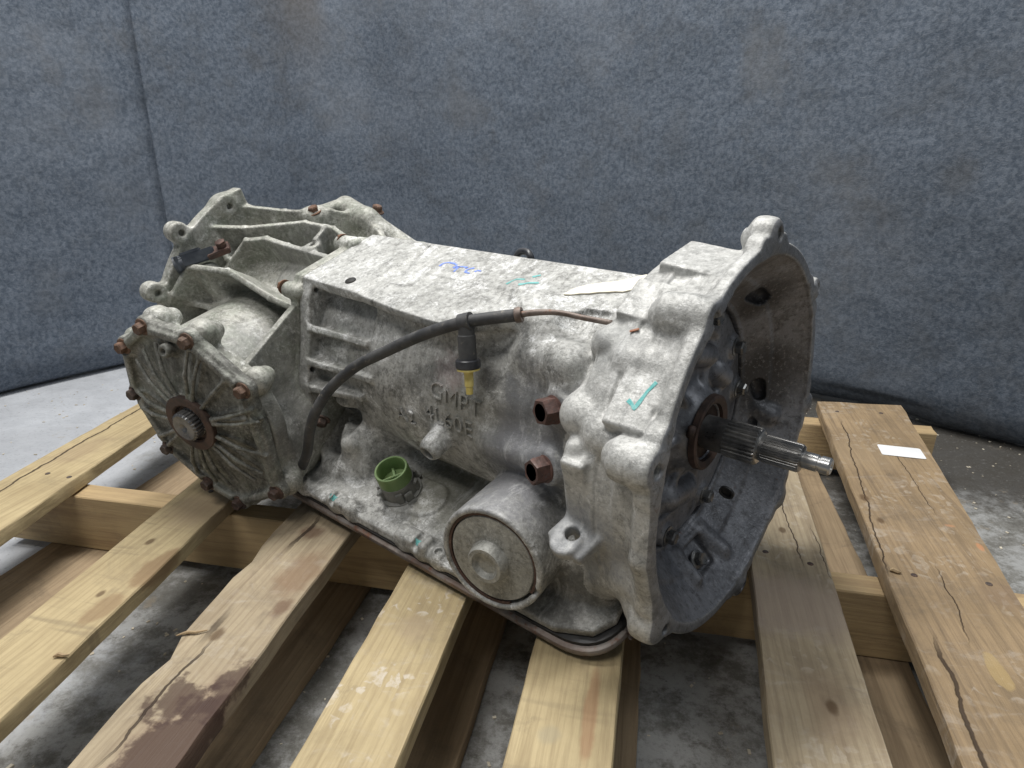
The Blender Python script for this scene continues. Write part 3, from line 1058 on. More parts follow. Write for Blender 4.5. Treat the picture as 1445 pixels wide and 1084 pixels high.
# ---------------- servo cover held by a spring ring
b = bmesh.new()
lathe(b, [(0, .0462), (.0105, .0462), (.0125, .0447), (.0128, .036), (.0135, .030), (.0145, .0245), (.0150, .0215), (.0240, .0190), (.0255, .0178), (.0255, .0140), (.0225, .0122), (.0205, .0105), (.0200, .002)], 72)
sharp(obj('servo_cover', b, M['servo'], gearbox, matrix=place(SC - NS * .0155, NS)), 40)
b = bmesh.new()
rg = []
for k in range(45):
    a = math.radians(-30 + 322 * k / 44)
    rg.append([b.verts.new((rr * math.cos(a), rr * math.sin(a), zz)) for rr, zz in ((.0466, -.0045), (.0494, -.0045), (.0494, -.0025), (.0466, -.0025))])
for p, q in zip(rg, rg[1:]):
    for i in range(4):
        b.faces.new((p[i], p[(i + 1) % 4], q[(i + 1) % 4], q[i]))
bmesh.ops.recalc_face_normals(b, faces=b.faces[:])
obj('retaining_ring', b, M['rust_dark'], gearbox, smooth=False, matrix=place(SC, NS))

# ---------------- electrical connector
cp = Vector((.362, .160, -.0835))
ca = Vector((-.05, .08, 1)).normalized()
b = bmesh.new()
lathe(b, [(0, .0215), (.002, .022), (.024, .0212), (.024, .019), (.006, .019)], 40)
for k in range(5):
    a = math.radians(30 + 72 * k)
    box(b, (-.004, -.002, .004), (.004, .003, .019), Matrix.Rotation(a, 4, 'Z') @ Matrix.Translation((0, .0215, 0)), .0008)
lathe(b, [(0, .026), (.004, .026), (.0045, .024)], 40)
conn = sharp(obj('electrical_connector', b, M['grey_plastic'], gearbox, matrix=place(cp, ca, .4)), 30)
b = bmesh.new()
lathe(b, [(.010, .0205), (.0405, .0205), (.042, .0198), (.042, .0178), (.041, .0172), (.022, .0165), (.0215, .001)], 48)
box(b, (-.0155, -.0014, .0215), (.0155, .0014, .029), bevel=.0006)
box(b, (-.0014, .0, .0215), (.0014, .0155, .028), bevel=.0006)
sock = sharp(obj('socket', b, M['green_plastic'], conn), 30)
me_pin = None
for k in range(10):
    b = bmesh.new()
    lathe(b, [(0, .0011), (.006, .0011), (.007, .0006)], 8)
    if me_pin is None:
        me_pin = bpy.data.meshes.new('pin')
        b.to_mesh(me_pin)
        me_pin.materials.append(M['brass'])
    b.free()
    o = obj('pin', me_pin, None, conn)
    o.location = ((-.0105 + .0052 * (k % 5)), -.005 - .0045 * (k // 5) if k < 5 else .0055, .0176)
for a in (math.radians(-60), math.radians(70), math.radians(200)):
    b = bmesh.new()
    box(b, (-.005, -.002, 0), (.005, .002, .016), None, .001)
    box(b, (-.006, .0005, 0), (.006, .006, .004), None, .001)
    obj('lock_clip', b, M['grey_plastic'], conn, smooth=False, matrix=Matrix.Rotation(a, 4, 'Z') @ Matrix.Translation((0, .0245, .001)))

# ---------------- cooler line fittings
for i, F in enumerate(FIT):
    b = bmesh.new()
    lathe(b, [(0, .0135), (.004, .0135), (.005, .0115)], 24)
    lathe(b, [(.0, .0130), (.016, .0130), (.0185, .0118), (.0185, .0084), (.017, .0078), (.008, .0074), (.0075, .001)], 6)
    o = sharp(obj('cooler_fitting', b, M['fitting'], gearbox, matrix=place(F - fd * .006, fd, .35 + .5 * i)), 25)
    b = bmesh.new()
    lathe(b, [(.0186, .0082), (.0186, .0078), (.012, .0070), (.0118, .001)], 24)
    obj('bore', b, M['bore'], o)

# ---------------- breather hose, its tee with the yellow nipple, and the thin rusty pipe
hose_pts = [(.5712, .215, -.125), (.5163, .205, -.0794), (.4709, .200, -.0304), (.4464, .195, .0093), (.4273, .185, .0405), (.4091, .1643, .0654), (.372, .146, .092), (.3422, .1330, .1060), (.2820, .114, .1330), (.2306, .100, .1500), (.1850, .0770, .1530)]
b = bmesh.new()
tube(b, hose_pts, .0061, 16)
hose = obj('breather_hose', b, M['rubber'], gearbox)
ed = (Vector(hose_pts[-1]) - Vector(hose_pts[-2])).normalized()
ring('hose_end', Vector(hose_pts[-1]) - ed * .001, ed, [(0, .0035), (0, .0072), (.003, .0075), (.006, .0070), (.006, .0040), (.001, .0032), (0, .0035)], M['pipe'], hose, 24)
b = bmesh.new()
tube(b, [Vector(hose_pts[-1]) - ed * .004, Vector(hose_pts[-1]) + ed * .018, (.1492, .0593, .1520), (.125, .056, .1495), (.100, .050, .1455)], [.0030, .0030, .0026, .0026, .0026], 12)
obj('breather_pipe', b, M['pipe'], gearbox)
tp = Vector(hose_pts[-2])
dn = Vector((-.12, .40, -.91)).normalized()
b = bmesh.new()
lathe(b, [(-.006, .0088), (.006, .0088)], 24, zrot((Vector(hose_pts[-1]) - Vector(hose_pts[-3])).normalized()))
lathe(b, [(.004, .0078), (.012, .0080), (.013, .0088), (.036, .0088), (.037, .0080), (.037, .001)], 28, zrot(dn))
for v in b.verts:
    v.co += tp
tee = sharp(obj('tee_fitting', b, M['slate_plastic'], hose), 30)
tee.data.materials[0] = M['rubber']
ring('tee_cap', tp + dn * .036, dn, [(0, .0112), (.001, .0122), (.0075, .0122), (.009, .0112), (.009, .001)], M['black_plastic'], hose, 32)
ring('nipple', tp + dn * .0445, dn, [(0, .0112), (.0022, .0112), (.0035, .0060), (.005, .0046), (.018, .0044), (.0185, .0036), (.026, .0034), (.0262, .0018), (.022, .0012)], M['yellow_plastic'], hose, 28)

# stud in the rear pocket, plug on the top plate, wire clip behind
bolt((.497, .150, -.022), (-.35, .75, -.3), case, .2, 1.0, me_bolt_dull)
b = bmesh.new()
lathe(b, [(0, .0068), (.0012, .0064)], 24)
obj('plug', b, M['hole'], case, matrix=place((.4452, .0683, .1436), (0, 0, 1)))
b = bmesh.new()
tube(b, [(.285, -.040, .130), (.280, -.046, .143), (.268, -.046, .146), (.260, -.042, .143), (.258, -.04, .132)], .004, 10)
obj('wire_clip', b, M['black_plastic'], gearbox)

# ---------------- cast letters, bent round the barrel


def letters(name, lines, parent, mat, R=.1335, c=CC, depth=.0010):
    b = bmesh.new()
    for txt, u0, th0, size, slant in lines:
        cu = bpy.data.curves.new('t', 'FONT')
        cu.body = txt
        cu.size = size
        cu.extrude = 0.0
        cu.offset = -.0006
        cu.space_character = 1.08
        o = bpy.data.objects.new('t', cu)
        COL.objects.link(o)
        dg = bpy.context.evaluated_depsgraph_get()
        me = o.evaluated_get(dg).to_mesh()
        t = bmesh.new()
        t.from_mesh(me)
        o.evaluated_get(dg).to_mesh_clear()
        bpy.data.objects.remove(o)
        bpy.data.curves.remove(cu)
        r = bmesh.ops.extrude_face_region(t, geom=t.faces[:])
        topv = {v for v in r['geom'] if isinstance(v, bmesh.types.BMVert)}
        mp = {}
        for v in t.verts:
            x, y = v.co.x, v.co.y
            u = u0 - x
            th = math.radians(th0) + (y - x * slant) / R
            rad = R + (depth if v in topv else -.002)
            mp[v] = b.verts.new((u, c[0] + rad * math.cos(th), c[1] + rad * math.sin(th)))
        for f in t.faces:
            try:
                b.faces.new([mp[v] for v in f.verts])
            except ValueError:
                pass
        t.free()
    bmesh.ops.recalc_face_normals(b, faces=b.faces[:])
    return obj(name, b, mat, parent, smooth=False)


letters('raised_lettering', [('GMPT', .293, 22.5, .0265, .10), ('4L60E', .302, 10, .0265, .06), ('A2', .352, 3.0, .025, .0)], case, M['case'])

# ---------------- hand-written marks (ink on the castings)


def ink(name, strokes, width, mat, parent, bv, proj):
    b = bmesh.new()
    for st in strokes:
        P = []
        for i in range(len(st) - 1):
            for k in range(5):
                P.append(Vector(st[i]).lerp(Vector(st[i + 1]), k / 5))
        P.append(Vector(st[-1]))
        L, R = [], []
        for i, p in enumerate(P):
            d = (P[min(i + 1, len(P) - 1)] - P[max(i - 1, 0)]).normalized()
            pr = proj(p)
            s = d.cross(pr).normalized() * width * (.85 + .15 * math.sin(.5 * i + 1)) * .5
            for q, lst in ((p - s, L), (p + s, R)):
                h = bv.ray_cast(q - pr * .03, pr, .08)
                lst.append(b.verts.new((h[0] if h[0] else q) - pr * .0004))
        for i in range(len(P) - 1):
            b.faces.new((L[i], R[i], R[i + 1], L[i + 1]))
    bmesh.ops.recalc_face_normals(b, faces=b.faces[:])
    return obj(name, b, mat, parent)


dz = lambda p: Vector((0, 0, -1))
z = .1435
ink('ink_writing', [[(x, y, z) for x, y in s] for s in (
    [(.3557, .007), (.356, .0001), (.3506, -.0035), (.3421, -.0036), (.3356, -.0011), (.3331, .0027), (.3362, .0048)],
    [(.3299, .0005), (.3292, .006), (.3276, .0128)],
    [(.3352, .0059), (.3304, .0019), (.324, -.0003), (.3177, .0003), (.3199, .0025)],
    [(.3086, -.0014), (.3132, .0017), (.3149, .0054), (.3131, .0093), (.3056, .0105)],
    [(.3024, .0058), (.3006, .0023), (.2955, .0026)])], .0030, M['blue_ink'], case, BV_case, dz)
ink('ink_writing', [[(x, y, z) for x, y in s] for s in (
    [(.2437, .0215), (.242, .0164), (.2395, .0093), (.2297, .0081)], [(.2275, .0212), (.2234, .0182), (.2201, .0134), (.2123, .007)], [(.2273, -.002), (.2251, -.0057), (.2218, -.0089)])],
    .0042, M['teal_pale'], case, BV_case, dz)
inr = lambda p: Vector((0, -p.y, -p.z)).normalized()
ink('check_mark', [[(.0404, .1257, .133), (.0359, .1274, .1314), (.0324, .1296, .1292), (.0307, .1252, .1335), (.0285, .1179, .1399), (.0245, .1108, .1456)]], .0036, M['teal_pale'], bell, BV_bell, inr)
for dab in ([(.440, .211, -.083), (.432, .206, -.083)], [(.289, .209, -.082), (.284, .206, -.082)]):
    ink('paint_dab', [dab], .006, M['teal_pale'], case, BV_case, dz)

# ---------------- torn paper strip and a wood flake lying on the casting
b = bmesh.new()
outl = [(.1735, .0190), (.1710, .0075), (.1660, .0010), (.1610, -.0030), (.1547, -.0085), (.145, -.0140), (.138, -.0175), (.1303, -.0230), (.122, -.0320), (.1150, -.0390), (.109, -.0440), (.1050, -.0475), (.1035, -.0440), (.1052, -.0385), (.1030, -.034), (.1065, -.029), (.1050, -.022), (.1081, -.0180), (.1065, -.0099), (.114, -.0065), (.120, -.0025), (.127, -.0010), (.133, .0018), (.142, .0050), (.150, .0098), (.158, .0125), (.166, .0170)]
from mathutils.geometry import tessellate_polygon
grid = {}
top_, bot_ = [], []
for (x, y) in outl:
    h = BV_case.ray_cast(Vector((x, y, .22)), Vector((0, 0, -1)))
    h2 = BV_bell.ray_cast(Vector((x, y, .22)), Vector((0, 0, -1)))
    zz = max([q[0].z for q in (h, h2) if q[0]] or [.143])
    top_.append(b.verts.new((x, y, zz + .0016)))
    bot_.append(b.verts.new((x, y, zz + .0004)))
b.faces.new(top_)
b.faces.new(list(reversed(bot_)))
for i in range(len(outl)):
    j = (i + 1) % len(outl)
    b.faces.new((bot_[i], bot_[j], top_[j], top_[i]))
bmesh.ops.triangulate(b, faces=b.faces[:])
bmesh.ops.recalc_face_normals(b, faces=b.faces[:])
paper = obj('paper_strip', b, M['paper'], None, smooth=False)
paper.matrix_world = GB
tag(paper, 'torn cream paper strip lying on top of the gearbox behind the bell housing', 'paper')
h = BV_bell.ray_cast(Vector((.0495, .0763, .1653)) * 1.25, Vector((0, -.42, -.907)))
hp = h[0] if h[0] else Vector((.05, .075, .163))
b = bmesh.new()
box(b, (-.0040, -.0013, .0002), (.0040, .0013, .0012), bevel=.0004)
b.verts.ensure_lookup_table()
flake = obj('wood_flake', b, M['orange_chip'], None, smooth=False)
flake.matrix_world = GB @ place(hp, (h[1] if h[0] else (0, .4, .9)), .5)
tag(flake, 'tiny orange brown wood flake lying on the pale bell housing shoulder', 'wood flake')

# ------------------------------------------------------------------ pallet


def wood(name, a, b_, grain, dirt, stains=(), cracks=(), scuff=0.0, gs=1.0, saw=0.0, knots=()):
    n = NT(name)
    st = n.vmul(n.obj, (60 * gs, 3.2 * gs, 60 * gs))
    g1 = n.noise(1.0, 7, .66, st, 1.1)
    wvn = n.t.nodes.new("ShaderNodeTexWave")
    wvn.wave_type = 'BANDS'
    wvn.bands_direction = 'X'
    n.link(n.vmul(n.obj, (1, .06, 1)), wvn.inputs['Vector'])
    wvn.inputs['Scale'].default_value = 34 * gs
    wvn.inputs['Distortion'].default_value = 9
    wvn.inputs['Detail'].default_value = 4
    wvn.inputs['Detail Scale'].default_value = 2.2
    ringl = n.rng(wvn.outputs['Fac'], .60, .95)
    g2 = n.noise(1.0, 4, .7, n.vmul(n.obj, (260, 9, 260)))
    big = n.noise(7, 5, .6)
    c = n.mix(n.rng(big, .33, .67), a, b_)
    c = n.mix(n.math('MULTIPLY', n.rng(g1, .45, .68), .65), c, grain)
    c = n.mix(n.math('MULTIPLY', ringl, .28), c, grain)
    c = n.mix(n.math('MULTIPLY', n.rng(g2, .48, .72), .5), c, grain)
    # grey handling dirt, dark pin marks and chalk dust
    c = n.mix(n.math('MULTIPLY', n.rng(n.noise(5.5, 9, .75, dist=.4), .50, .66), .45), c, dirt)
    c = n.mix(n.math('MULTIPLY', n.rng(n.voro(26), .02, .06, 1, 0), n.rng(n.noise(11, 2), .52, .60)), c, (.09, .06, .04))
    if saw:
        sw = n.noise(1.0, 3, .6, n.vmul(n.obj, (5, 55, 5)), .3)
        c = n.mix(n.math('MULTIPLY', n.rng(sw, .56, .72), saw), c, dirt)
    c = n.mix(n.math('MULTIPLY', n.rng(n.noise(16, 6, .7, dist=.7), .56, .74), .5), c, dirt)
    if scuff:
        # pale tread prints: blocks with gaps between them, only in some regions, and chalky smears
        wv = n.t.nodes.new("ShaderNodeVectorMath")
        wv.operation = 'ADD'
        n.link(n.vmul(n.obj, (62, 44, 1)), wv.inputs[0])
        n.link(n.vmul(n.noise(30, 2, .5, out=1), (1.6, 1.6, 0)), wv.inputs[1])
        blk = n.rng(n.voro(1.0, wv.outputs[0], 'DISTANCE_TO_EDGE'), .10, .17)
        blk = n.math('MULTIPLY', blk, n.rng(n.noise(55, 2, .5), .44, .50))
        blk = n.math('MULTIPLY', blk, n.rng(n.noise(120, 4, .75), .30, .56))
        reg = n.rng(n.noise(8.5, 4, .6), .50, .58)
        c = n.mix(n.math('MULTIPLY', n.math('MULTIPLY', blk, reg), scuff), c, (.60, .55, .48))
        sm = n.noise(1.0, 7, .75, n.vmul(n.obj, (14, 26, 14)), .9)
        c = n.mix(n.math('MULTIPLY', n.rng(sm, .52, .74), .34), c, (.50, .455, .40))
    for (pos, r0, r1, col, amt, wob, stv) in stains:
        c = n.mix(n.math('MULTIPLY', n.blob(pos, r0, r1, wob, 42, stv), amt), c, col)
    h = n.math('ADD', n.math('MULTIPLY', g1, -.5), n.math('MULTIPLY', g2, -.5))
    X = n.xyz()
    for (x0, slope, y0, y1, wd) in cracks:
        yy = X[1]
        wob = n.math('MULTIPLY', n.math('SUBTRACT', n.noise(1.0, 4, .6, n.vmul(n.obj, (0, 14, 0))), .5), .022)
        xc = n.math('ADD', n.math('ADD', n.math('MULTIPLY', yy, slope), x0), wob)
        d = n.math('ABSOLUTE', n.math('SUBTRACT', X[0], xc))
        m = n.rng(n.math('ADD', d, n.math('MULTIPLY', n.math('SUBTRACT', n.noise(40, 3), .5), wd * .8)), wd * .5, wd * 1.1, 1, 0)
        m = n.math('MULTIPLY', m, n.math('MULTIPLY', n.rng(yy, y0, y0 + .05), n.rng(yy, y1 - .05, y1, 1, 0)))
        c = n.mix(n.math('MULTIPLY', m, .88), c, (.035, .022, .014))
        h = n.math('SUBTRACT', h, n.math('MULTIPLY', m, 1.5))
    for (x, y, r) in knots:
        m = n.blob((x, y, 0), r * .4, r, r * .5, 90, (1, .6, .2))
        c = n.mix(n.math('MULTIPLY', m, .8), c, (.10, .06, .03))
    return n.done(c, n.rng(g1, .3, .7, .55, .75), 0, n.bump(h, .6, .0025), .3)


dA = math.radians(12.2)
PD = Vector((math.sin(dA), math.cos(dA), 0))
PE = Vector((math.cos(dA), -math.sin(dA), 0))
pallet = bpy.data.objects.new('pallet', None)
COL.objects.link(pallet)
pallet.location = (0, .7, -.124)
tag(pallet, 'worn wooden pallet of spaced deck boards carrying the grey gearbox', 'pallet')
PIV = Matrix.Translation((0, -.7, .124))
YEL = ((.50, .405, .235), (.41, .325, .185), (.29, .22, .125), (.22, .175, .11))
TAN = ((.41, .335, .225), (.32, .26, .175), (.21, .16, .105), (.15, .12, .09))
BRN = ((.34, .245, .145), (.265, .19, .11), (.165, .12, .075), (.12, .095, .07))
SPILL = (.060, .034, .026)
WET = (.22, .14, .075)


def wobble_board(name, L, R, y0, y1, zt, th, mat, parent, ny=40, rough=.0012, chip=0.0, seed=0, cross=5):
    """plank whose left and right edges follow x = L[0] + L[1]*y, in board space (y along its length)"""
    rr = np.random.default_rng(seed)
    b = bmesh.new()
    ys = np.linspace(y0, y1, ny)
    jl = np.cumsum(rr.normal(0, 1, ny))
    jl = (jl - np.linspace(jl[0], jl[-1], ny)) * rough * .22 + rr.normal(0, rough * .25, ny)
    jr = np.cumsum(rr.normal(0, 1, ny))
    jr = (jr - np.linspace(jr[0], jr[-1], ny)) * rough * .22 + rr.normal(0, rough * .25, ny)
    if chip:
        jl += chip * np.maximum(0, np.sin(ys * 41 + seed)) ** 4 * rr.uniform(.2, 1, ny)
    rows = []
    for i, y in enumerate(ys):
        xl, xr = L[0] + L[1] * y + jl[i], R[0] + R[1] * y + jr[i]
        ey = rr.normal(0, rough * 1.5, 2 * cross + 4) if i in (0, ny - 1) else np.zeros(2 * cross + 4)
        e = .0018
        prof = [(xl, -th + e), (xl + .0006, -e)] + [(xl + e + (xr - xl - 2 * e) * k / (cross - 1), rr.normal(0, .00025)) for k in range(cross)] + [(xr - .0006, -e), (xr, -th + e), (xr - e, -th), (xl + e, -th)]
        rows.append([b.verts.new((p[0], y + ey[k], zt + p[1])) for k, p in enumerate(prof)])
    for a, c in zip(rows, rows[1:]):
        for i in range(len(a)):
            j = (i + 1) % len(a)
            b.faces.new((a[i], a[j], c[j], c[i]))
    b.faces.new(rows[0])
    b.faces.new(list(reversed(rows[-1])))
    bmesh.ops.recalc_face_normals(b, faces=b.faces[:])
    o = sharp(obj(name, b, mat, None), 30)
    o.parent = parent
    return o


BM = Matrix(((PE.x, PD.x, 0, 0), (PE.y, PD.y, 0, 0), (0, 0, 1, 0), (0, 0, 0, 1)))   # board space -> world


def board(name, xl0, yl0, xl1, yl1, xr0, yr0, xr1, yr1, y0, y1, zt, th, mat, **k):
    sl = (xl1 - xl0) / (yl1 - yl0)
    sr = (xr1 - xr0) / (yr1 - yr0)
    xm = (xl0 + xr0) / 2
    o = wobble_board(name, (xl0 - sl * yl0 - xm, sl), (xr0 - sr * yr0 - xm, sr), y0, y1, zt, th, mat, pallet, **k)
    o.matrix_local = PIV @ BM @ Matrix.Translation((xm, 0, 0))
    return o


N_ = (1, 1, 1)
deck = []
W1 = wood('pine_yellow', *YEL, cracks=((.030, -.10, .1, 1.02, .0022),), stains=(((-.03, .80, 0), .01, .04, (.30, .22, .14), .5, .04, (1, .5, 1)), ((.02, .45, 0), .01, .05, (.33, .24, .15), .5, .04, N_)), saw=.25)
W2 = wood('pine_yellow_sawn', *YEL, saw=.6, stains=(((.025, .555, 0), .012, .020, WET, .7, .016, (1, .42, 1)), ((.02, .48, 0), .010, .016, WET, .6, .012, (1, .5, 1)),
          ((-.005, .69, 0), .02, .06, (.36, .27, .18), .55, .04, (1, .8, 1))), knots=((-.02, .60, .006), (.0, .50, .005)))
W3 = wood('spruce_stained', *TAN, cracks=((-.012, -.02, .30, .48, .0016), (-.03, .0, .44, .52, .004), (-.028, .0, .60, .72, .003)), stains=(
    ((.028, .335, 0), .020, .055, (.20, .13, .09), .7, .05, (1, .45, 1)), ((.028, .320, 0), .030, .039, SPILL, .80, .060, (1, .42, 1)), ((.002, .385, 0), .016, .023, SPILL, .78, .050, (.7, .8, 1)), ((.030, .41, 0), .008, .016, SPILL, .75, .045, (1, .4, 1)),
    ((.01, .58, 0), .01, .03, (.20, .12, .07), .6, .03, (1, .5, 1)), ((-.02, .66, 0), .008, .02, (.14, .08, .05), .7, .02, N_), ((.02, .52, 0), .005, .013, (.12, .065, .04), .7, .014, (1, .6, 1))), scuff=.14,
    knots=((-.02, .47, .008),))
W4 = wood('pine_printed', *YEL, scuff=.65, stains=(((.0, .52, 0), .01, .03, (.36, .28, .19), .5, .03, N_),))
W5 = wood('pine_plain', *YEL, saw=.3, stains=(((.02, .45, 0), .004, .008, (.30, .15, .08), .55, .006, (1, .12, 1)), ((-.01, .42, 0), .004, .012, (.33, .29, .20), .5, .012, N_)))
W6 = wood('weathered_brown_narrow', *TAN, cracks=((.030, -.005, .70, .92, .0009), (.052, -.0, .68, .82, .0006)), scuff=.24, stains=(((.0, .64, 0), .03, .07, (.30, .24, .20), .6, .05, (.6, 1, 1)), ((.01, .50, 0), .01, .03, (.24, .17, .11), .5, .03, (1, .5, 1)),
          ((.046, .425, 0), .002, .005, (.50, .18, .08), .7, .006, (1, .3, 1))), knots=((.012, .50, .007), (.015, .79, .006)))
W7 = wood('weathered_brown_wide', *BRN, cracks=((-.113, .118, .40, .63, .0022), (-.144, .123, .70, 1.20, .0011), (-.075, .105, .60, .76, .0008), (.0, .05, .86, 1.10, .0006)), scuff=.24,
          stains=(((-.002, .577, 0), .007, .009, (.40, .29, .13), .6, .006, (1, .33, 1)), ((.0, 1.05, 0), .03, .07, (.30, .225, .14), .4, .05, N_), ((.069, .80, 0), .002, .004, (.50, .24, .12), .7, .004, (1, .35, 1)), ((.052, .845, 0), .001, .004, (.50, .24, .12), .5, .006, (.5, 1, 1)),
                  ((.06, .70, 0), .01, .04, (.22, .155, .10), .6, .04, N_)), knots=((-.035, .90, .008), (-.03, .84, .006)))
T0 = .020
deck.append(board('deck_board', -.904, .692, -.936, 1.034, -.778, .572, -.836, .944, .02, 1.135, 0, T0, W1, seed=1))
deck.append(board('deck_board', -.604, .421, -.633, .783, -.518, .412, -.545, .723, .04, 1.26, 0, T0, W2, seed=2))
deck.append(board('deck_board', -.421, .311, -.447, .688, -.337, .328, -.344, .527, .02, 1.25, 0, .022, W3, seed=3, rough=.0022, chip=.010))
deck.append(board('deck_board', -.253, .347, -.258, .597, -.170, .365, -.172, .558, .03, 1.25, 0, T0, W4, seed=4))
deck.append(board('deck_board', -.092, .381, -.093, .520, -.006, .400, -.005, .554, .03, 1.26, 0, T0, W5, seed=5))
deck.append(board('deck_board', .116, .455, .126, .670, .206, .446, .224, .954, .03, 1.27, 0, T0, W6, seed=6))
deck.append(board('deck_board', .261, .504, .309, 1.237, .406, .735, .462, 1.288, .02, 1.285, 0, T0, W7, seed=7, rough=.0018))
WS = wood('stringer_wood', (.50, .37, .20), (.42, .31, .17), (.30, .21, .12), (.2, .15, .1))
WB = wood('bottom_wood', (.36, .27, .17), (.29, .22, .14), (.2, .145, .09), (.11, .085, .06))
# stringers run across under the deck boards
MS = Matrix(((PD.x, PE.x, 0, 0), (PD.y, PE.y, 0, 0), (0, 0, 1, 0), (0, 0, 0, 1)))
SW = Matrix.Rotation(-math.pi / 2, 4, 'Z')
for (yy, x0, x1, sd) in ((.727, -.935, .52, 11), (1.235, -.98, .50, 12), (.10, -.90, .50, 13)):
    o = wobble_board('stringer', (-.019, 0), (.019, 0), x0, x1, -T0 - .0025, .0865, WS, pallet, seed=sd, rough=.0012, cross=3)
    o.matrix_local = PIV @ BM @ Matrix(((0, 1, 0, 0), (-1, 0, 0, yy), (0, 0, 1, 0), (0, 0, 0, 1)))
for (xl, xr, sd) in ((-.865, -.725, 21), (-.445, -.355, 22), (-.250, -.156, 23), (-.080, .016, 24), (.215, .315, 25)):
    xm = (xl + xr) / 2
    o = wobble_board('bottom_board', (xl - xm, 0), (xr - xm, 0), .04, 1.26, -.1095, .0145, WB, pallet, seed=sd, rough=.002, cross=3)
    o.matrix_local = PIV @ BM @ Matrix.Translation((xm, 0, 0))
# nail heads
b = bmesh.new()
lathe(b, [(-.002, .0035), (.0004, .0036), (.0008, .003)], 10)
me_nail = bpy.data.meshes.new('nail')
b.to_mesh(me_nail)
b.free()
me_nail.materials.append(M['rust_dark'])
for bo, xs in zip(deck, ((-.01, .03), (-.022, .022), (-.022, .022), (-.022, .022), (-.022, .022), (-.02, .028), (-.035, .04))):
    for yy in (.727, 1.235):
        for x in xs:
            o = bpy.data.objects.new('nail', me_nail)
            COL.objects.link(o)
            o.parent = bo
            y_ = yy + random.uniform(-.008, .008)
            if y_ < 1.12 or bo is not deck[0]:
                drift = -.03 * (y_ - .6) if bo in deck[:3] else (.06 * (y_ - .6) if bo in deck[5:] else 0)
                o.location = (x + drift, y_, .0)
# label on the wide brown board

b = bmesh.new()
lab = rounded([(-.031, -.0135), (.031, -.0135), (.031, .0135), (-.031, .0135)], [.003] * 4, 4)
vs = [b.verts.new((x, y, 0)) for x, y in lab]
f = b.faces.new(vs)
r = bmesh.ops.extrude_face_region(b, geom=[f])
for v in r['geom']:
    if isinstance(v, bmesh.types.BMVert):
        v.co.z = .0006
bmesh.ops.recalc_face_normals(b, faces=b.faces[:])
lb = obj('label_sticker', b, M['label_white'], deck[6], smooth=False)
lb.matrix_local = deck[6].matrix_basis.inverted() @ PIV @ Matrix.Translation((.612, .962, .0006)) @ Matrix.Rotation(math.radians(-16), 4, 'Z') @ Matrix.Diagonal((1, 1.45, 1, 1))

# ------------------------------------------------------------------ concrete floor
n = NT('painted_concrete')
X = n.xyz()
patch = n.noise(3.2, 8, .66, dist=.6)
fine = n.noise(34, 9, .78)
worn = n.rng(n.math('ADD', n.math('MULTIPLY', n.noise(12, 10, .78), .7), n.math('MULTIPLY', fine, .3)), .44, .56)
# old pale paint towards the left, worn to bare dirty concrete towards the right
grit = n.noise(130, 6, .8)
side = n.rng(n.math('ADD', X[0], n.math('MULTIPLY', n.math('SUBTRACT', n.noise(4, 10, .74, dist=.5), .5), 1.1)), -.72, -.45)
paint = n.mix(n.rng(patch, .35, .65), (.52, .54, .57), (.43, .445, .47))
bare = n.mix(worn, (.37, .372, .365), (.19, .186, .17))
bare = n.mix(n.math('MULTIPLY', n.rng(n.noise(24, 11, .82), .52, .60), .42), bare, (.10, .095, .084))
c = n.mix(side, paint, bare)
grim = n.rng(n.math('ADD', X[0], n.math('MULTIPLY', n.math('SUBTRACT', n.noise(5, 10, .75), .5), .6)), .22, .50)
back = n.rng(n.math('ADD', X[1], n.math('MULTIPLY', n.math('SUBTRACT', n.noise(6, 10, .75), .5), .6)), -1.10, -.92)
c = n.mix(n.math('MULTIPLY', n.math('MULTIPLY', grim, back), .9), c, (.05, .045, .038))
c = n.mix(n.math('MULTIPLY', n.rng(grit, .54, .68), .5), c, (.09, .085, .075))
c = n.mix(n.math('MULTIPLY', n.rng(grit, .44, .34), .25), c, (.5, .5, .49))
c = n.mix(n.math('MULTIPLY', n.rng(n.voro(48), .02, .09, 1, 0), n.rng(n.noise(9, 3), .52, .62)), c, (.06, .055, .048))
c = n.mix(n.math('MULTIPLY', n.math('MULTIPLY', n.rng(n.noise(14, 8, .75), .58, .66), n.rng(n.noise(2.5, 2), .5, .6)), .55), c, (.33, .27, .19))
fl = n.done(c, n.rng(worn, 0, 1, .42, .72), 0, n.bump(n.math('ADD', fine, grit), .5, .003), .35)
b = bmesh.new()
bmesh.ops.create_grid(b, x_segments=2, y_segments=2, size=6)
floor = obj('concrete_floor', b, fl, None, smooth=False)
floor.location = (0, 2, -.124)
floor['kind'] = 'structure'

# ------------------------------------------------------------------ carpet backdrop
n = NT('grey_blue_carpet')
tcn = n.obj
fib = n.noise(1.0, 5, .8, n.vmul(tcn, (210, 210, 330)), 1.2)
fib2 = n.noise(105, 4, .66, None, .3)
mott = n.noise(9, 8, .75)
c = n.mix(n.rng(fib2, .34, .66), (.076, .096, .126), (.152, .178, .218))
c = n.mix(n.math('MULTIPLY', n.rng(fib, .50, .68), .55), c, (.235, .255, .285))
c = n.mix(n.math('MULTIPLY', n.rng(fib, .50, .34), .5), c, (.07, .085, .105))
c = n.mix(n.math('MULTIPLY', n.rng(mott, .46, .68), .30), c, (.105, .108, .11))
c = n.mix(n.math('MULTIPLY', n.rng(n.noise(3.3, 6, .7), .54, .68), .30), c, (.115, .108, .098))
c = n.mix(n.math('MULTIPLY', n.rng(n.noise(1.6, 4, .6), .50, .64), .16), c, (.25, .27, .30))
X = n.xyz()
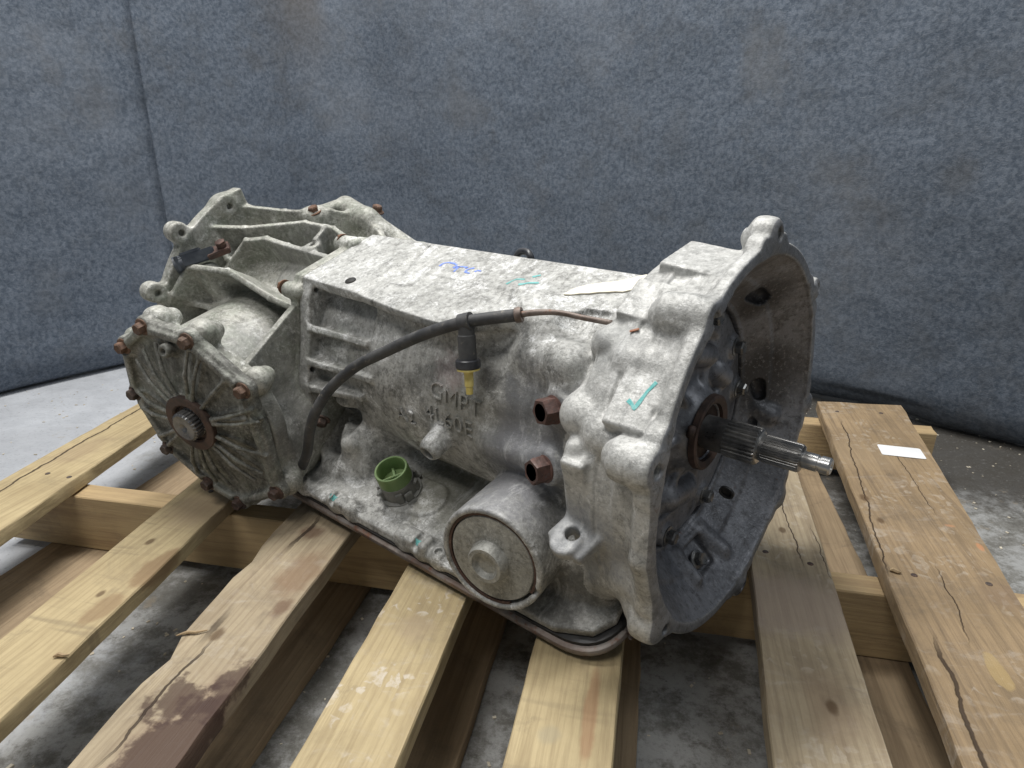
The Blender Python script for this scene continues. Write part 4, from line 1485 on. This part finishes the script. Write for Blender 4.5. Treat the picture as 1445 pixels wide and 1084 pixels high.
band = n.math('ADD', X[0], n.math('MULTIPLY', n.math('SUBTRACT', n.noise(4, 4, .6), .5), .12))
br = n.math('MULTIPLY', n.rng(band, -.74, -.64), n.rng(band, -.62, -.545, 1, 0))
br = n.math('MULTIPLY', br, n.rng(X[2], .55, 1.05))
c = n.mix(n.math('MULTIPLY', br, .6), c, (.15, .122, .09))
for p in ((1.02, 1.25, .33), (.85, 1.35, .40), (.95, 1.3, .12), (1.1, 1.15, .10)):
    c = n.mix(n.math('MULTIPLY', n.blob(p, .01, .05, .06, 14), .32), c, (.085, .08, .072))
nb = n.bump(n.math('ADD', fib, fib2), .5, .003)
nb = n.bump(n.noise(2.6, 4, .55), .6, .06, nb)
carpet = n.done(c, .95, 0, nb, .12)


def path_smooth(P, rad, seg=10):
    P = [Vector((*p, 0)) for p in P]
    out = [P[0]]
    for i in range(1, len(P) - 1):
        p = P[i]
        d0, d1 = (P[i - 1] - p), (P[i + 1] - p)
        r = min(rad[i - 1], d0.length * .48, d1.length * .48)
        s, e = p + d0.normalized() * r, p + d1.normalized() * r
        for k in range(seg + 1):
            t = k / seg
            out.append((1 - t) ** 2 * s + 2 * t * (1 - t) * p + t * t * e)
    out.append(P[-1])
    return out


def drape(name, P, rad, height, back_sign, seed, tuck=.06, thick=.003):
    pts = path_smooth(P, rad)
    # resample
    L = [0]
    for a, b2 in zip(pts, pts[1:]):
        L.append(L[-1] + (b2 - a).length)
    nS = int(L[-1] / .03)
    S = np.linspace(0, L[-1], nS)
    xs = np.interp(S, L, [p.x for p in pts])
    ys = np.interp(S, L, [p.y for p in pts])
    b = bmesh.new()
    prof = []
    for k in range(13):       # tucked hem that curls back under the sheet
        t = k / 12
        a = math.pi / 2 * (1 - t)
        prof.append((tuck * (1 - math.cos(a)) , .004 + .085 * (1 - math.sin(a))))
    for zz in np.linspace(.12, height, 26):
        prof.append((-.0 - .0 * zz, zz))
    rows = []
    for i in range(nS):
        j0, j1 = max(i - 1, 0), min(i + 1, nS - 1)
        tx, ty = xs[j1] - xs[j0], ys[j1] - ys[j0]
        l = math.hypot(tx, ty)
        nx, ny = -ty / l * back_sign, tx / l * back_sign
        row = []
        for (off, zz) in prof:
            q = xs[i] * 2.1 + ys[i]
            wv = .010 * math.sin(q * 3.1 + 1.3) * min(1, zz * 2) + .005 * math.sin(q * 5.7 + zz * 1.5) + .012 * math.sin(zz * 2.2 + q)
            o = off + wv
            hem = (.010 * math.sin(S[i] * 6 + seed) + .006 * math.sin(S[i] * 17 + seed)) if zz < .05 else 0
            row.append(b.verts.new((xs[i] + nx * o, ys[i] + ny * o, -.124 + max(zz + max(hem, 0) * (1 if zz < .05 else 0), .002))))
        rows.append(row)
    for a, c2 in zip(rows, rows[1:]):
        for i in range(len(a) - 1):
            b.faces.new((a[i], a[i + 1], c2[i + 1], c2[i]))
    bmesh.ops.recalc_face_normals(b, faces=b.faces[:])
    o = obj(name, b, carpet)
    md = o.modifiers.new('thickness', 'SOLIDIFY')
    md.thickness = thick
    md.offset = 0
    return o


right = drape('carpet_sheet', [(-1.62, 1.078), (-.930, 1.920), (-.55, 2.39), (.265, 1.935), (2.26, .005)], [.1, .22, .5], 2.3, 1, 1.3)
tag(right, 'broad grey blue carpet sheet hung as backdrop behind the gearbox, right of the seam', 'backdrop')
left = drape('carpet_sheet', [(-2.5, .0), (-1.605, 1.058), (-.944, 1.898)], [.5], 2.3, 1, 4.1)
tag(left, 'narrower grey blue carpet sheet at the left edge, overlapping the broad one', 'backdrop')

# ------------------------------------------------------------------ splinters lying on the boards
for (x0, y0), (x1, y1), wd, text in (
        ((-.329, .539), (-.302, .548), .0016, 'thin dry wood splinter lying on the deck board with the dark spill'),
        ((-.431, .510), (-.418, .514), .0022, 'short frayed wood splinter on the pale yellow board at left'),
        ((.427, .647), (.438, .643), .0026, 'pale wood chip lying on the wide brown board near its middle')):
    b = bmesh.new()
    tube(b, [(x0, y0, .0022), ((x0 * 2 + x1) / 3, (y0 * 2 + y1) / 3 + .001, .0028), ((x0 + 2 * x1) / 3, (y0 + 2 * y1) / 3 - .001, .0024), (x1, y1, .0016)], [wd * .3, wd, wd * .8, wd * .25], 6)
    sp = obj('wood_splinter', b, M['splinter'], None, smooth=False)
    tag(sp, text, 'splinter', 'splinters lying on the boards')

# ------------------------------------------------------------------ litter on the floor
b = bmesh.new()
rr = random.Random(3)
for k in range(1300):
    x, y = rr.uniform(-1.3, 1.3), rr.uniform(.4, 1.7)
    if x > .15 and rr.random() < .25:
        x = rr.uniform(.3, 1.1)
    s = rr.uniform(.0005, .0017) * (1.8 if rr.random() < .06 else 1)
    m = Matrix.Translation((x, y, -.1235 + s * .3)) @ Matrix.Rotation(rr.uniform(0, 6.3), 4, 'Z') @ Matrix.Rotation(rr.uniform(-.4, .4), 4, 'X')
    box(b, (-s * rr.uniform(.8, 3), -s, -s * .4), (s, s, s * .4), m)
deb = obj('wood_crumbs', b, M['chip'], None, smooth=False)
tag(deb, 'pale wood crumbs scattered over the concrete floor', 'debris', kind='stuff')
